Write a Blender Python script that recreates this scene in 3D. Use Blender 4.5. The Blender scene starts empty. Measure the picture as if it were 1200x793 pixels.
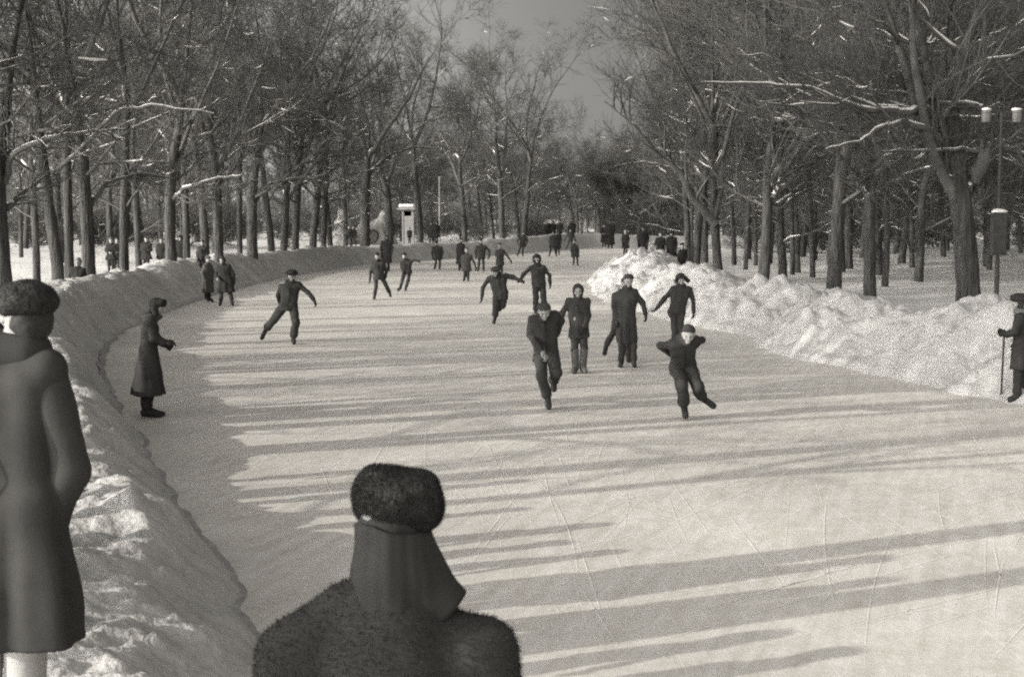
import bpy, math, random
import numpy as np
from mathutils import Vector
scene = bpy.context.scene
col = scene.collection
RNG = np.random.default_rng(7)
random.seed(7)

# ------------------------------------------------------------------ camera
F = 1667.0; CX, CY = 600.0, 396.5; CAMH = 2.75; YH = 257.0
PITCH = math.atan((CY - YH) / F)
CP, SP = math.cos(PITCH), math.sin(PITCH)
cam = bpy.data.cameras.new('camera'); camo = bpy.data.objects.new('camera', cam); col.objects.link(camo)
cam.sensor_width = 36.0; cam.sensor_fit = 'HORIZONTAL'; cam.lens = 36.0 * F / 1200.0
cam.clip_start = 0.1; cam.clip_end = 6000
cam.dof.use_dof = True; cam.dof.focus_distance = 26.0; cam.dof.aperture_fstop = 8.0
camo.location = (0, 0, CAMH); camo.rotation_euler = (math.pi / 2 - PITCH, 0, 0)
scene.camera = camo

def ray(px, py):
    a = (px - CX) / F; b = -(py - CY) / F
    return np.array([a, CP + b * SP, -SP + b * CP])
def at(px, py, D):                 # the point seen at that place of the photograph, D metres ahead
    r = ray(px, py); return np.array([0, 0, CAMH]) + r * (D / r[1])
def ground(px, py, z=0.0):
    r = ray(px, py); return np.array([0, 0, CAMH]) + r * ((z - CAMH) / r[2])

# ------------------------------------------------------------------ object helpers
def tag(o, label=None, cat=None, group=None, kind=None):
    if label: o['label'] = label
    if cat: o['category'] = cat
    if group: o['group'] = group
    if kind: o['kind'] = kind
    return o
def empty(name, loc, label=None, cat=None, group=None):
    o = bpy.data.objects.new(name, None); col.objects.link(o); o.location = loc
    o.empty_display_size = 0.2
    return tag(o, label, cat, group)
def mesh(name, V, Q=None, T=None, m=None, smooth=True):
    V = np.asarray(V, np.float32).reshape(-1, 3)
    Q = np.zeros((0, 4), np.int32) if Q is None else np.asarray(Q, np.int32).reshape(-1, 4)
    T = np.zeros((0, 3), np.int32) if T is None else np.asarray(T, np.int32).reshape(-1, 3)
    me = bpy.data.meshes.new(name)
    me.vertices.add(len(V)); me.vertices.foreach_set('co', V.ravel())
    nl = Q.size + T.size; me.loops.add(nl)
    me.loops.foreach_set('vertex_index', np.concatenate([Q.ravel(), T.ravel()]))
    nq, nt = len(Q), len(T); me.polygons.add(nq + nt)
    st = np.concatenate([np.arange(nq) * 4, nq * 4 + np.arange(nt) * 3]).astype(np.int32)
    me.polygons.foreach_set('loop_start', st)
    me.polygons.foreach_set('use_smooth', np.full(nq + nt, bool(smooth)))
    me.update(calc_edges=True)
    if m: me.materials.append(m)
    return me
def link(name, me, parent=None, loc=(0, 0, 0)):
    o = bpy.data.objects.new(name, me); col.objects.link(o); o.location = loc
    if parent is not None: o.parent = parent
    return o
def boxes(lst):                    # list of (centre, size, rotz) -> V, Q
    V = []; Q = []
    for c, s, rz in lst:
        n = len(V); ca, sa = math.cos(rz), math.sin(rz)
        for dz in (-.5, .5):
            for dx, dy in ((-.5, -.5), (.5, -.5), (.5, .5), (-.5, .5)):
                x, y = dx * s[0], dy * s[1]
                V.append((c[0] + x * ca - y * sa, c[1] + x * sa + y * ca, c[2] + dz * s[2]))
        Q += [(n, n+3, n+2, n+1), (n+4, n+5, n+6, n+7)] + [(n+i, n+(i+1) % 4, n+4+(i+1) % 4, n+4+i) for i in range(4)]
    return V, Q
def box_obj(name, lst, m, parent=None):
    V, Q = boxes(lst); me = mesh(name, V, Q, None, m, smooth=False)
    return link(name, me, parent)

# ------------------------------------------------------------------ noise
def _h(ix, iy, iz):
    h = (ix * 374761393 + iy * 668265263 + iz * 2147483647 + 1013904223) & 0xffffffff
    h = ((h ^ (h >> 13)) * 1274126177) & 0xffffffff
    return ((h ^ (h >> 16)) & 0xffff) / 32767.5 - 1.0
def vnoise(x, y, z=0.0):
    x, y, z = np.broadcast_arrays(np.asarray(x, float), np.asarray(y, float), np.asarray(z, float))
    ix, iy, iz = [np.floor(a).astype(np.int64) for a in (x, y, z)]
    fx, fy, fz = x - ix, y - iy, z - iz
    fx, fy, fz = [f * f * (3 - 2 * f) for f in (fx, fy, fz)]
    def L(a, b, t): return a + (b - a) * t
    c = lambda a, b, d: _h(ix + a, iy + b, iz + d)
    return L(L(L(c(0,0,0), c(1,0,0), fx), L(c(0,1,0), c(1,1,0), fx), fy),
             L(L(c(0,0,1), c(1,0,1), fx), L(c(0,1,1), c(1,1,1), fx), fy), fz)
def fbm(x, y, z=0.0, o=3):
    t = 0; a = 1.0; f = 1.0
    for i in range(o):
        t = t + a * vnoise(np.asarray(x) * f + 17.3 * i, np.asarray(y) * f, np.asarray(z) * f); a *= .5; f *= 2.03
    return t
def sm(a, b, x):
    t = np.clip((x - a) / (b - a), 0, 1); return t * t * (3 - 2 * t)

# ------------------------------------------------------------------ materials (a monochrome, slightly warm world)
def g3(v): return (v, v * .978, v * .94, 1)
def mat(name, v, var=.25, scale=8.0, rough=.85, bump=0.0, bscale=None, spec=.3, stretch=None, detail=6):
    m = bpy.data.materials.new(name); m.use_nodes = True; nt = m.node_tree; N = nt.nodes; Lk = nt.links
    b = N['Principled BSDF']; b.inputs['Roughness'].default_value = rough
    b.inputs['Specular IOR Level'].default_value = spec
    tc = N.new('ShaderNodeTexCoord'); src = tc.outputs['Object']
    if stretch:
        mp = N.new('ShaderNodeMapping'); mp.inputs['Scale'].default_value = stretch; Lk.new(src, mp.inputs['Vector']); src = mp.outputs['Vector']
    n = N.new('ShaderNodeTexNoise'); n.inputs['Scale'].default_value = scale; n.inputs['Detail'].default_value = detail
    n.inputs['Roughness'].default_value = .62; Lk.new(src, n.inputs['Vector'])
    r = N.new('ShaderNodeValToRGB'); r.color_ramp.elements[0].position = .3; r.color_ramp.elements[1].position = .72
    r.color_ramp.elements[0].color = g3(v * (1 - var)); r.color_ramp.elements[1].color = g3(min(.95, v * (1 + var)))
    Lk.new(n.outputs['Fac'], r.inputs['Fac']); Lk.new(r.outputs['Color'], b.inputs['Base Color'])
    if bump:
        n2 = N.new('ShaderNodeTexNoise'); n2.inputs['Scale'].default_value = bscale or scale * 3; n2.inputs['Detail'].default_value = 5
        Lk.new(src, n2.inputs['Vector'])
        bp = N.new('ShaderNodeBump'); bp.inputs['Strength'].default_value = 1.0; bp.inputs['Distance'].default_value = bump
        Lk.new(n2.outputs['Fac'], bp.inputs['Height']); Lk.new(bp.outputs['Normal'], b.inputs['Normal'])
    return m
M = {}
M['snow'] = mat('snow', .60, .10, 1.3, .75, .05, 7, spec=.2)
M['bank'] = mat('packed_snow', .46, .22, 1.8, .8, .035, 13, spec=.2)
M['old_snow'] = mat('old_snow', .30, .2, 3, .85, .04, 8)
M['limb_snow'] = mat('branch_snow', .74, .04, 6, .8, .02, 20, spec=.2)
M['bark'] = mat('bark', .072, .6, 9, .95, .09, 20, spec=.1, stretch=(1, 1, .14))
M['twig'] = mat('twig_bark', .108, .3, 3, .95, spec=.1)
M['foot_shade'] = mat('foot_shade_grey', .30, .35, 3, .5, .02, 12)  # darker grey for the painted shade at the bank foot
M['grey_metal'] = mat('grey_metal', .16, .2, 6, .6)
M['pale_paint'] = mat('pale_paint', .27, .12, 4, .7)
M['lamp_paint'] = mat('lamp_paint', .14, .12, 6, .6)
M['wall_grey'] = mat('grey_wall', .10, .2, 2, .85, .01, 10)
M['dark_wood'] = mat('dark_wood', .045, .3, 6, .8)
M['skin'] = mat('skin', .30, .08, 14, .6)
M['eye'] = mat('eye_dark', .13, .1, 5, .4)
M['lip'] = mat('lip', .28, .1, 5, .6)
M['hair'] = mat('hair', .03, .3, 60, .8)
M['blade'] = mat('steel_blade', .25, .1, 9, .35, spec=.6)
def cloth(v, sc=9): 
    k = 'cloth_%d_%d' % (int(v * 1000), sc)
    if k not in M: M[k] = mat('wool_cloth', v, .10, sc, .95, .0015, 170, spec=.06)
    return M[k]
def furm(v):
    k = 'fur_%d' % int(v * 1000)
    if k not in M: M[k] = mat('fur', v, .35, 30, .95, .03, 45, spec=.08)
    return M[k]

def ice_material():
    m = bpy.data.materials.new('ice'); m.use_nodes = True; nt = m.node_tree; N = nt.nodes; Lk = nt.links
    b = N['Principled BSDF']; b.inputs['Specular IOR Level'].default_value = .35
    tc = N.new('ShaderNodeTexCoord')
    def noise(scale, det, rot=None, st=None, rough=.6):
        s = tc.outputs['Object']
        if rot is not None:
            mp = N.new('ShaderNodeMapping'); mp.vector_type = 'TEXTURE'
            mp.inputs['Rotation'].default_value = (0, 0, rot); mp.inputs['Scale'].default_value = st
            Lk.new(s, mp.inputs['Vector']); s = mp.outputs['Vector']
        n = N.new('ShaderNodeTexNoise'); n.inputs['Scale'].default_value = scale; n.inputs['Detail'].default_value = det
        n.inputs['Roughness'].default_value = rough; Lk.new(s, n.inputs['Vector']); return n.outputs['Fac']
    def ramp(f, p0, c0, p1, c1):
        r = N.new('ShaderNodeValToRGB'); r.color_ramp.elements[0].position = p0; r.color_ramp.elements[1].position = p1
        r.color_ramp.elements[0].color = c0; r.color_ramp.elements[1].color = c1; Lk.new(f, r.inputs['Fac']); return r.outputs['Color']
    def mul(a, bb, f=1.0, t='MULTIPLY'):
        x = N.new('ShaderNodeMix'); x.data_type = 'RGBA'; x.blend_type = t; x.inputs[0].default_value = f
        Lk.new(a, x.inputs[6]); Lk.new(bb, x.inputs[7]); return x.outputs[2]
    c = ramp(noise(.45, 5), .3, g3(.56), .7, g3(.74))
    c = mul(c, ramp(noise(5, 6), .3, g3(.86), .7, (1, 1, 1, 1)))
    # skate scratches in several directions
    hs = None
    for rot, st, sc, p in ((1.05, (1.1, .022, 1), 1.0, .60), (.55, (1.5, .018, 1), 1.0, .6), (2.3, (1.2, .02, 1), 1.0, .64), (1.6, (2.5, .03, 1), 1.0, .6), (.8, (.9, .012, 1), 1.0, .58)):
        f = noise(sc, 2, rot, st, .5)
        s = ramp(f, p, (0, 0, 0, 1), p + .05, (1, 1, 1, 1))
        hs = s if hs is None else mul(hs, s, 1.0, 'LIGHTEN')
    c2 = N.new('ShaderNodeMix'); c2.data_type = 'RGBA'; c2.blend_type = 'MIX'
    mm = N.new('ShaderNodeMath'); mm.operation = 'MULTIPLY'; mm.inputs[1].default_value = .22
    hs = mul(hs, ramp(noise(.25, 3), .38, (.1, .1, .1, 1), .62, (1, 1, 1, 1)))
    c = mul(c, ramp(noise(1.0, 4, 1.25, (1.2, .12, 1)), .35, g3(.84), .65, (1, 1, 1, 1)))
    Lk.new(c, c2.inputs[6])
    Lk.new(hs, mm.inputs[0]); Lk.new(mm.outputs[0], c2.inputs[0]); Lk.new(c, c2.inputs[6]); c2.inputs[7].default_value = g3(.86)
    Lk.new(c2.outputs[2], b.inputs['Base Color'])
    rr = ramp(noise(1.2, 4), .35, (.42, .42, .42, 1), .7, (.7, .7, .7, 1)); Lk.new(rr, b.inputs['Roughness'])
    bp = N.new('ShaderNodeBump'); bp.inputs['Distance'].default_value = .002; bp.inputs['Strength'].default_value = .6
    Lk.new(hs, bp.inputs['Height'])
    bp2 = N.new('ShaderNodeBump'); bp2.inputs['Distance'].default_value = .006; bp2.inputs['Strength'].default_value = .6
    Lk.new(noise(14, 5), bp2.inputs['Height']); Lk.new(bp.outputs['Normal'], bp2.inputs['Normal']); Lk.new(bp2.outputs['Normal'], b.inputs['Normal'])
    return m
M['ice'] = ice_material()

# ------------------------------------------------------------------ light: low winter sun from the left and a little behind
AZ = math.radians(66); EL = math.radians(19)
tosun = Vector((-math.sin(AZ) * math.cos(EL), -math.cos(AZ) * math.cos(EL), math.sin(EL)))
sl = bpy.data.lights.new('sun', 'SUN'); sl.energy = 2.4; sl.angle = math.radians(.5); sl.color = (1, .965, .90)
so = bpy.data.objects.new('sun', sl); col.objects.link(so); so.rotation_euler = (-tosun).to_track_quat('-Z', 'Y').to_euler()
so.location = (-30, -20, 40)
w = bpy.data.worlds.new('World'); scene.world = w; w.use_nodes = True
wn = w.node_tree.nodes; wl = w.node_tree.links
sky = wn.new('ShaderNodeTexSky'); sky.sky_type = 'NISHITA'; sky.sun_disc = False
sky.sun_elevation = EL; sky.sun_rotation = math.atan2(tosun.x, tosun.y)
bw = wn.new('ShaderNodeRGBToBW'); wl.new(sky.outputs[0], bw.inputs[0])
tint = wn.new('ShaderNodeMix'); tint.data_type = 'RGBA'; tint.blend_type = 'MULTIPLY'; tint.inputs[0].default_value = 1
wl.new(bw.outputs[0], tint.inputs[6]); tint.inputs[7].default_value = (1, .98, .94, 1)
# gain added to the sky: dim opposite the sun, raised toward it as fill
wtc = wn.new('ShaderNodeTexCoord'); dot = wn.new('ShaderNodeVectorMath'); dot.operation = 'DOT_PRODUCT'
wl.new(wtc.outputs['Generated'], dot.inputs[0]); dot.inputs[1].default_value = tuple(tosun)
mr = wn.new('ShaderNodeMapRange'); mr.interpolation_type = 'SMOOTHSTEP'; mr.inputs['From Min'].default_value = -.45; mr.inputs['From Max'].default_value = .5
mr.inputs['To Min'].default_value = .20; mr.inputs['To Max'].default_value = 2.3; wl.new(dot.outputs['Value'], mr.inputs['Value'])
sky_gain = wn.new('ShaderNodeMix'); sky_gain.data_type = 'RGBA'; sky_gain.blend_type = 'MULTIPLY'; sky_gain.inputs[0].default_value = 1
wl.new(tint.outputs[2], sky_gain.inputs[6]); wl.new(mr.outputs['Result'], sky_gain.inputs[7])
wl.new(sky_gain.outputs[2], wn['Background'].inputs['Color']); wn['Background'].inputs['Strength'].default_value = .15
scene.view_settings.view_transform = 'Standard'; scene.view_settings.look = 'None'
scene.view_settings.exposure = .98; scene.view_settings.gamma = 1
scene.render.engine = 'CYCLES'
scene.cycles.filter_width = 2.1; scene.cycles.use_denoising = False

# ------------------------------------------------------------------ rink outline
def resample(P, step):
    P = np.asarray(P, float); d = np.r_[0, np.cumsum(np.linalg.norm(np.diff(P, axis=0), axis=1))]
    n = max(2, int(d[-1] / step)); t = np.linspace(0, d[-1], n)
    return np.c_[np.interp(t, d, P[:, 0]), np.interp(t, d, P[:, 1])]
def smooth(P, it):
    P = P.copy()
    for _ in range(it): P[1:-1] = .25 * P[:-2] + .5 * P[1:-1] + .25 * P[2:]
    return P
gp = lambda L: [tuple(ground(x, y)[:2]) for x, y in L]
EL_ = [(-.2, -14), (-.25, -4), (-.35, 2), (-.5, 4), (-.8, 6), (-1.2, 8)] + gp([(320,715),(265,655),(215,600),(180,545),(150,500),(126,452),(117,428),(124,405),(150,385),(195,366),(250,346),(330,326),(420,311),(500,305),(600,298),(700,289.5)]) + [(19, 147), (45, 152), (90, 152), (200, 150)]
ER_ = [(13, -14), (12, 0), (11, 9), (9.6, 16)] + gp([(1170,467),(1100,459),(1030,441),(965,420),(925,409),(900,398),(850,389),(800,380),(740,364),(703,350),(690,338),(690,328),(703,318),(725,307.5),(750,298)]) + [(13.5, 117), (24, 125), (45, 128), (90, 128), (200, 126)]
EDL = smooth(resample(EL_, .5), 10); EDR = smooth(resample(ER_, .5), 8)
CL = resample(EDL, 2.0); CR = resample(EDR, 2.0)
def dist_poly(P, X, Y):
    best = np.full(X.shape, 1e9)
    for a, b in zip(P[:-1], P[1:]):
        dx, dy = b - a; L2 = dx * dx + dy * dy
        t = np.clip(((X - a[0]) * dx + (Y - a[1]) * dy) / L2, 0, 1)
        best = np.minimum(best, (X - a[0] - t * dx) ** 2 + (Y - a[1] - t * dy) ** 2)
    return np.sqrt(best)
RP = np.vstack([CL, CR[::-1]])
def inside(X, Y):
    r = np.zeros(X.shape, bool)
    for a, b in zip(RP, np.roll(RP, -1, axis=0)):
        c = ((a[1] > Y) != (b[1] > Y))
        if abs(b[1] - a[1]) < 1e-9: continue
        r ^= c & (X < (b[0] - a[0]) * (Y - a[1]) / (b[1] - a[1]) + a[0])
    return r
def plateau(X, Y, dl, dr):
    p = .62 * sm(-1, 1, dr - dl) + .45 * sm(-1, 1, dl - dr)
    p = p + .07 * fbm(X * .35, Y * .35, 3.3, 3) + .05 * fbm(X * 1.3, Y * 1.3, 9, 2) * sm(400, 60, np.hypot(X, Y))
    p = p + .55 * np.exp(-((dl - 22 - 3 * vnoise(Y * .05, 2.2)) / 2.0) ** 2) * (dr > dl)     # a second ridge of cleared snow in the left wood
    p = p + .5 * np.exp(-(((X - 24.5) / 2.4) ** 2 + ((Y - 84) / 2) ** 2))
    return p
def gz(x, y):
    X = np.array([x], float); Y = np.array([y], float)
    dl = dist_poly(CL, X, Y); dr = dist_poly(CR, X, Y)
    if inside(X, Y)[0]: return 0.0
    return float(plateau(X, Y, dl, dr)[0])

# ground: one sheet, fan of rings round the camera out to the horizon
def build_ground():
    nr, na = 190, 620
    r = np.concatenate([[0.5], np.geomspace(1.5, 4500, nr - 1)])
    a = np.linspace(0, 2 * math.pi, na, endpoint=False)
    # crowd the angles toward the view direction
    a = a - .78 * np.sin(a)
    R, A = np.meshgrid(r, a, indexing='ij')
    X = R * np.sin(A); Y = R * np.cos(A) - 1.0
    x, y = X.ravel(), Y.ravel()
    dl = dist_poly(CL, x, y); dr = dist_poly(CR, x, y); ins = inside(x, y)
    s = np.minimum(dl, dr)
    p = plateau(x, y, dl, dr)
    z = np.where(ins, -.45, -.45 + (p + .45) * sm(.5, 2.2, s))
    V = np.c_[x, y, z]
    i = np.arange(nr - 1)[:, None] * na; j = np.arange(na)[None, :]; j2 = (j + 1) % na
    Q = np.stack([i + j, i + j2, i + na + j2, i + na + j], -1).reshape(-1, 4)[:, ::-1]
    o = link('ground', mesh('ground', V, Q, None, M['snow'])); tag(o, kind='structure')
build_ground()
# ice sheet
def build_ice():
    n = 500
    def par(P):
        d = np.r_[0, np.cumsum(np.linalg.norm(np.diff(P, axis=0), axis=1))]; t = np.linspace(0, d[-1], n)
        return np.c_[np.interp(t, d, P[:, 0]), np.interp(t, d, P[:, 1])]
    L, R = par(EDL), par(EDR); d = R - L; d /= np.linalg.norm(d, axis=1)[:, None]
    L = L - d * .5; R = R + d * .5
    k = 6; V = np.concatenate([np.c_[L + (R - L) * t, np.zeros(n)] for t in np.linspace(0, 1, k)])
    Q = []
    for c in range(k - 1):
        i = np.arange(n - 1); Q.append(np.stack([c * n + i, (c + 1) * n + i, (c + 1) * n + i + 1, c * n + i + 1], -1))
    o = link('ice', mesh('ice', V, np.concatenate(Q), None, M['ice'])); tag(o, kind='structure')
build_ice()

# snowbanks: strips that follow the edges of the ice
def bank(name, E, side, label, crest, W, wmid):
    pts = []; i = 0.0; d = np.r_[0, np.cumsum(np.linalg.norm(np.diff(E, axis=0), axis=1))]
    t = 0.0; ts = []
    while t < d[-1]:
        ts.append(t); x = np.interp(t, d, E[:, 0]); y = np.interp(t, d, E[:, 1])
        t += min(.6, max(.045, .0042 * math.hypot(x, y)))
    ts = np.array(ts); P = np.c_[np.interp(ts, d, E[:, 0]), np.interp(ts, d, E[:, 1])]
    T = np.gradient(smooth(P, 12), axis=0); T /= np.linalg.norm(T, axis=1)[:, None]
    Nn = np.c_[-T[:, 1], T[:, 0]] * side
    # smooth normals
    for _ in range(60): Nn[1:-1] = .25 * Nn[:-2] + .5 * Nn[1:-1] + .25 * Nn[2:]
    Nn /= np.linalg.norm(Nn, axis=1)[:, None]
    u = np.concatenate([np.linspace(-.12, .35, 12), np.linspace(.4, 2.6, 44), np.linspace(2.7, W, 22)])
    U, I = np.meshgrid(u, np.arange(len(P)))
    hc, wd, pl = crest(ts, P)
    hc = hc[:, None]; wd = wd[:, None]; pl = pl[:, None]
    wob = (.14 * fbm(P[:, 0] * .9, P[:, 1] * .9, 5.5, 3))[:, None]
    if side < 0: wob = wob * 1.6 - (.75 * np.exp(-((P[:, 1] - 29.5) / 2.6) ** 2))[:, None]
    X = P[:, 0][:, None] + Nn[:, 0][:, None] * (U + wob); Y = P[:, 1][:, None] + Nn[:, 1][:, None] * (U + wob)
    q = np.clip(U / wd, 0, None)
    prof = np.where(U < 0, -.1, wmid * sm(0, .14, U) + (hc - wmid) * sm(0.02, 1.0, q) ** .85)
    back = sm(1.05, 2.6, q)
    base = prof * (1 - back) + pl * back
    lump = .17 * fbm(X * 1.0, Y * 1.0, 1.7, 2) + .13 * np.abs(fbm(X * 2.0, Y * 2.0, 4.1, 2)) + .022 * fbm(X * 6.5, Y * 6.5, 2.1, 2) + .05 * np.clip(vnoise(X * 4.2, Y * 4.2, 6.6) - .25, 0, 1)
    rgh = crest(ts, P, True)[:, None]
    near = sm(85, 20, P[:, 1])[:, None] if side > 0 else 1.0
    clod = (.075 * np.clip(vnoise(X * 3.1, Y * 3.1, 2.2) - .1, 0, 1) + .05 * np.abs(vnoise(X * 6.3 + 4, Y * 6.3, 8.2)) + .03 * vnoise(X * 11, Y * 11, 1.2)) * near * (1.25 if side < 0 else 1.0)
    Z = base + (lump * rgh) * sm(.0, .55, U) * (1 - .6 * back) + clod * sm(.05, .5, U)
    # slide grooves and shovel ribs that run down the inner face
    along = ts[:, None] + .55 * U
    rib = (np.abs(vnoise(along * 1.25, U * .35, 7.7)) ** .7 - .4) * (.21 if side < 0 else .06) * rgh
    Z += rib * sm(.1, .5, U) * (1 - sm(wd * .9, wd * 1.25, U))
    Z = np.where(U > W - 1.0, Z - (U - (W - 1.0)) * .5, Z)
    if side > 0: Z = Z + .22 * np.exp(-((P[:, 1][:, None] - 9.6) / 3.2) ** 2) * sm(1.7, 2.5, U + wob) * (1 - sm(3.9, 5.0, U))  # unseen rise behind the near left bank, added to widen its shade
    V = np.c_[X.ravel(), Y.ravel(), Z.ravel()]
    n, k = U.shape; ii = np.arange(n - 1)[:, None] * k; jj = np.arange(k - 1)[None, :]
    Q = np.stack([ii + jj, ii + jj + 1, ii + k + jj + 1, ii + k + jj], -1).reshape(-1, 4)
    if side > 0: Q = Q[:, ::-1]
    o = link(name, mesh(name, V, Q, None, M['bank'])); tag(o, label, 'snowbank')
    # the shaded undercut at the ice is painted as a separate dark strip
    return ts, P, Nn
def crestL(ts, P, r=False):
    if r: return .55 + .25 * vnoise(ts * .2, 3.1) - .1 * sm(32, 18, P[:, 1])
    y = P[:, 1]
    h = .52 + .58 * sm(11, 36, y) - .1 * sm(70, 110, y) + .35 * np.exp(-((P[:, 0] - 7) / 6) ** 2) * (y > 110)
    return h + .09 * vnoise(ts * .35, 1.3), .85 + .22 * vnoise(ts * .5, 6.6) + .75 * sm(18, 42, y) , np.full(len(P), .5)
def crestR(ts, P, r=False):
    y = P[:, 1]
    if r: return 1.5 - .1 * sm(30, 45, y) + .3 * vnoise(ts * .2, 5.1)
    h = 1.0 + .24 * np.exp(-((y - 58) / 5.5) ** 2) - .05 * sm(32, 36, y) - .2 * sm(80, 110, y) - .38 * np.exp(-((y - 33.5) / 1.5) ** 2)
    return h + .13 * vnoise(ts * .3, 8.3) + .05 * vnoise(ts * .9, 4.3), 1.75 - .3 * sm(26, 20, y) + .5 * sm(34, 50, y) + .25 * vnoise(ts * .4, 2.7), np.full(len(P), .3)
bl = bank('snowbank', EDL, 1, 'long smooth snowbank curving along the left side of the ice, its face in shade', crestL, 5.2, .09)
br = bank('snowbank', EDR, -1, 'high lumpy sunlit snowbank along the right side of the ice', crestR, 6.4, .10)
# shade under the foot of the left bank, painted as a dark strip
def foot_shade():
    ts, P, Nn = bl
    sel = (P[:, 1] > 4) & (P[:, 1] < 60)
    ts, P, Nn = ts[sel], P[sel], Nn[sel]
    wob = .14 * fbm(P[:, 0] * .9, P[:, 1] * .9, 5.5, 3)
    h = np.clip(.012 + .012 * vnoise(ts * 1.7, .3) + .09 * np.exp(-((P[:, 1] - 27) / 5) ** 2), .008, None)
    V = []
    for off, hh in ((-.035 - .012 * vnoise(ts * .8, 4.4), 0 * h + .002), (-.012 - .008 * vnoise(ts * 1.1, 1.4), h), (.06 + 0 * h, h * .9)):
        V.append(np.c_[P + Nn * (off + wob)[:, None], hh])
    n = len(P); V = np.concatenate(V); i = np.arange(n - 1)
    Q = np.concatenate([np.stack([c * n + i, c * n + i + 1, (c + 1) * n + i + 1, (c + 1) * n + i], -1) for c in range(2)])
    o = link('foot_shade_strip', mesh('foot_shade_strip', V, Q, None, M['foot_shade'])); tag(o, kind='structure')
foot_shade()

# cuts left by the blades: long shallow curves scored into the ice
def skate_marks():
    rng = np.random.default_rng(21); V = []; Q = []
    M['mark'] = mat('scored_ice', .80, .06, 6, .7); n0 = 0
    k = 0
    while k < 620:
        y = math.exp(rng.uniform(math.log(8), math.log(48))); i = int(np.argmin(np.abs(EDL[:, 1] - y))); jx = int(np.argmin(np.abs(EDR[:, 1] - y)))
        x = EDL[i, 0] + (EDR[jx, 0] - EDL[i, 0]) * rng.uniform(.08, .94); a = rng.normal(*((.1, .3) if rng.random() < .6 else (-.75, .2))) + math.pi / 2; L = rng.uniform(1.2, 7); cv = rng.normal(0, .02); m = 14; w_ = rng.uniform(.0012, .004) * (1 + y / 40)
        s = np.linspace(0, L, m); an = a + cv * s; xs = x + np.cumsum(np.cos(an)) * L / m; ys = y + np.cumsum(np.sin(an)) * L / m
        if not inside(xs, ys).all() or min(dist_poly(CL, xs, ys).min(), dist_poly(CR, xs, ys).min()) < .5: continue
        ww = w_ * np.sin(np.linspace(.06, math.pi - .06, m)); nx, ny = -np.sin(an), np.cos(an)
        V.append(np.stack([np.c_[xs + nx * ww, ys + ny * ww, np.full(m, .004)], np.c_[xs - nx * ww, ys - ny * ww, np.full(m, .004)]], 1).reshape(-1, 3))
        q = np.arange(m - 1) * 2 + n0; Q.append(np.stack([q, q + 2, q + 3, q + 1], -1)); n0 += 2 * m; k += 1
    o = link('skate_marks', mesh('skate_marks', np.concatenate(V), np.concatenate(Q), None, M['mark'])); tag(o, kind='structure')
skate_marks()
# ------------------------------------------------------------------ trees
UPV = np.array([0, 0, 1.0])
class Tubes:
    def __init__(s): s.b = {}; s.done = []
    def add(s, P, R, k, flat=1.0, mi=0):
        P = np.asarray(P, float); s.addb(P[None], np.asarray(R, float)[None], k, flat, mi)
    def addb(s, P, R, k, flat=1.0, mi=0):          # a batch of branches with the same number of points
        s.b.setdefault((P.shape[1], k, flat, mi), []).append((P, np.broadcast_to(R, P.shape[:2])))
    def mesh(s, name, m, m2=None):
        V = []; Q = []; MI = []; N0 = 0
        for (n, k, flat, mi), L in s.b.items():
            P = np.concatenate([x[0] for x in L]); R = np.concatenate([x[1] for x in L]); B = len(P)
            t = np.gradient(P, axis=1); t /= np.linalg.norm(t, axis=2)[..., None] + 1e-9
            vert = np.abs(t[:, :, 2].mean(1)) >= .8
            ref = np.where(vert[:, None], np.array([[1.0, 0, 0]]), np.array([[0, 0, 1.0]]))[:, None, :] + 0 * t
            a = np.cross(t, ref); a /= np.linalg.norm(a, axis=2)[..., None] + 1e-9; b = np.cross(a, t)
            th = np.arange(k) * 2 * math.pi / k
            ring = (a[:, :, None, :] * np.cos(th)[None, None, :, None] + b[:, :, None, :] * (np.sin(th) * flat)[None, None, :, None]) * R[:, :, None, None]
            V.append((P[:, :, None, :] + ring).reshape(-1, 3))
            i = np.arange(n - 1)[:, None] * k; j = np.arange(k)[None, :]; j2 = (j + 1) % k
            q = np.stack([i + j, i + k + j, i + k + j2, i + j2], -1).reshape(-1, 4)
            q = (q[None] + (np.arange(B) * n * k)[:, None, None]).reshape(-1, 4) + N0; Q.append(q); MI.append(np.full(len(q), mi, np.int32)); N0 += B * n * k
        me = mesh(name, np.concatenate(V), np.concatenate(Q), None, m)
        if m2: me.materials.append(m2); me.polygons.foreach_set('material_index', np.concatenate(MI))
        return me
def nrm(v): return v / (np.linalg.norm(v, axis=-1, keepdims=True) + 1e-9)
def vpath(rng, q, d, L, n, jit, trop):
    P = [q]; d = nrm(d)
    for i in range(n):
        e = d + rng.normal(0, jit, d.shape); e[:, 2] += trop; d = nrm(e); P.append(P[-1] + d * (L / n)[:, None])
    return np.stack(P, 1)
def vinterp(P, idx, t):
    n = P.shape[1]; x = np.clip(t, 0, .999) * (n - 1); i = x.astype(int); f = (x - i)[:, None]
    A, B = P[idx, i], P[idx, i + 1]; return A + (B - A) * f, nrm(B - A)
def vside(rng, d, ang):
    r = rng.normal(0, 1, d.shape); r = nrm(r - d * (r * d).sum(-1, keepdims=True))
    return d * np.cos(ang)[:, None] + r * np.sin(ang)[:, None]
def unit(v): return v / (np.linalg.norm(v) + 1e-9)
def path(rng, p, d, L, n, jit, trop):
    P = [np.array(p, float)]; d = unit(np.array(d, float))
    for i in range(n):
        d = unit(d + rng.normal(0, jit, 3) + np.array([0, 0, trop]))
        P.append(P[-1] + d * L / n)
    return np.array(P)
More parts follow.
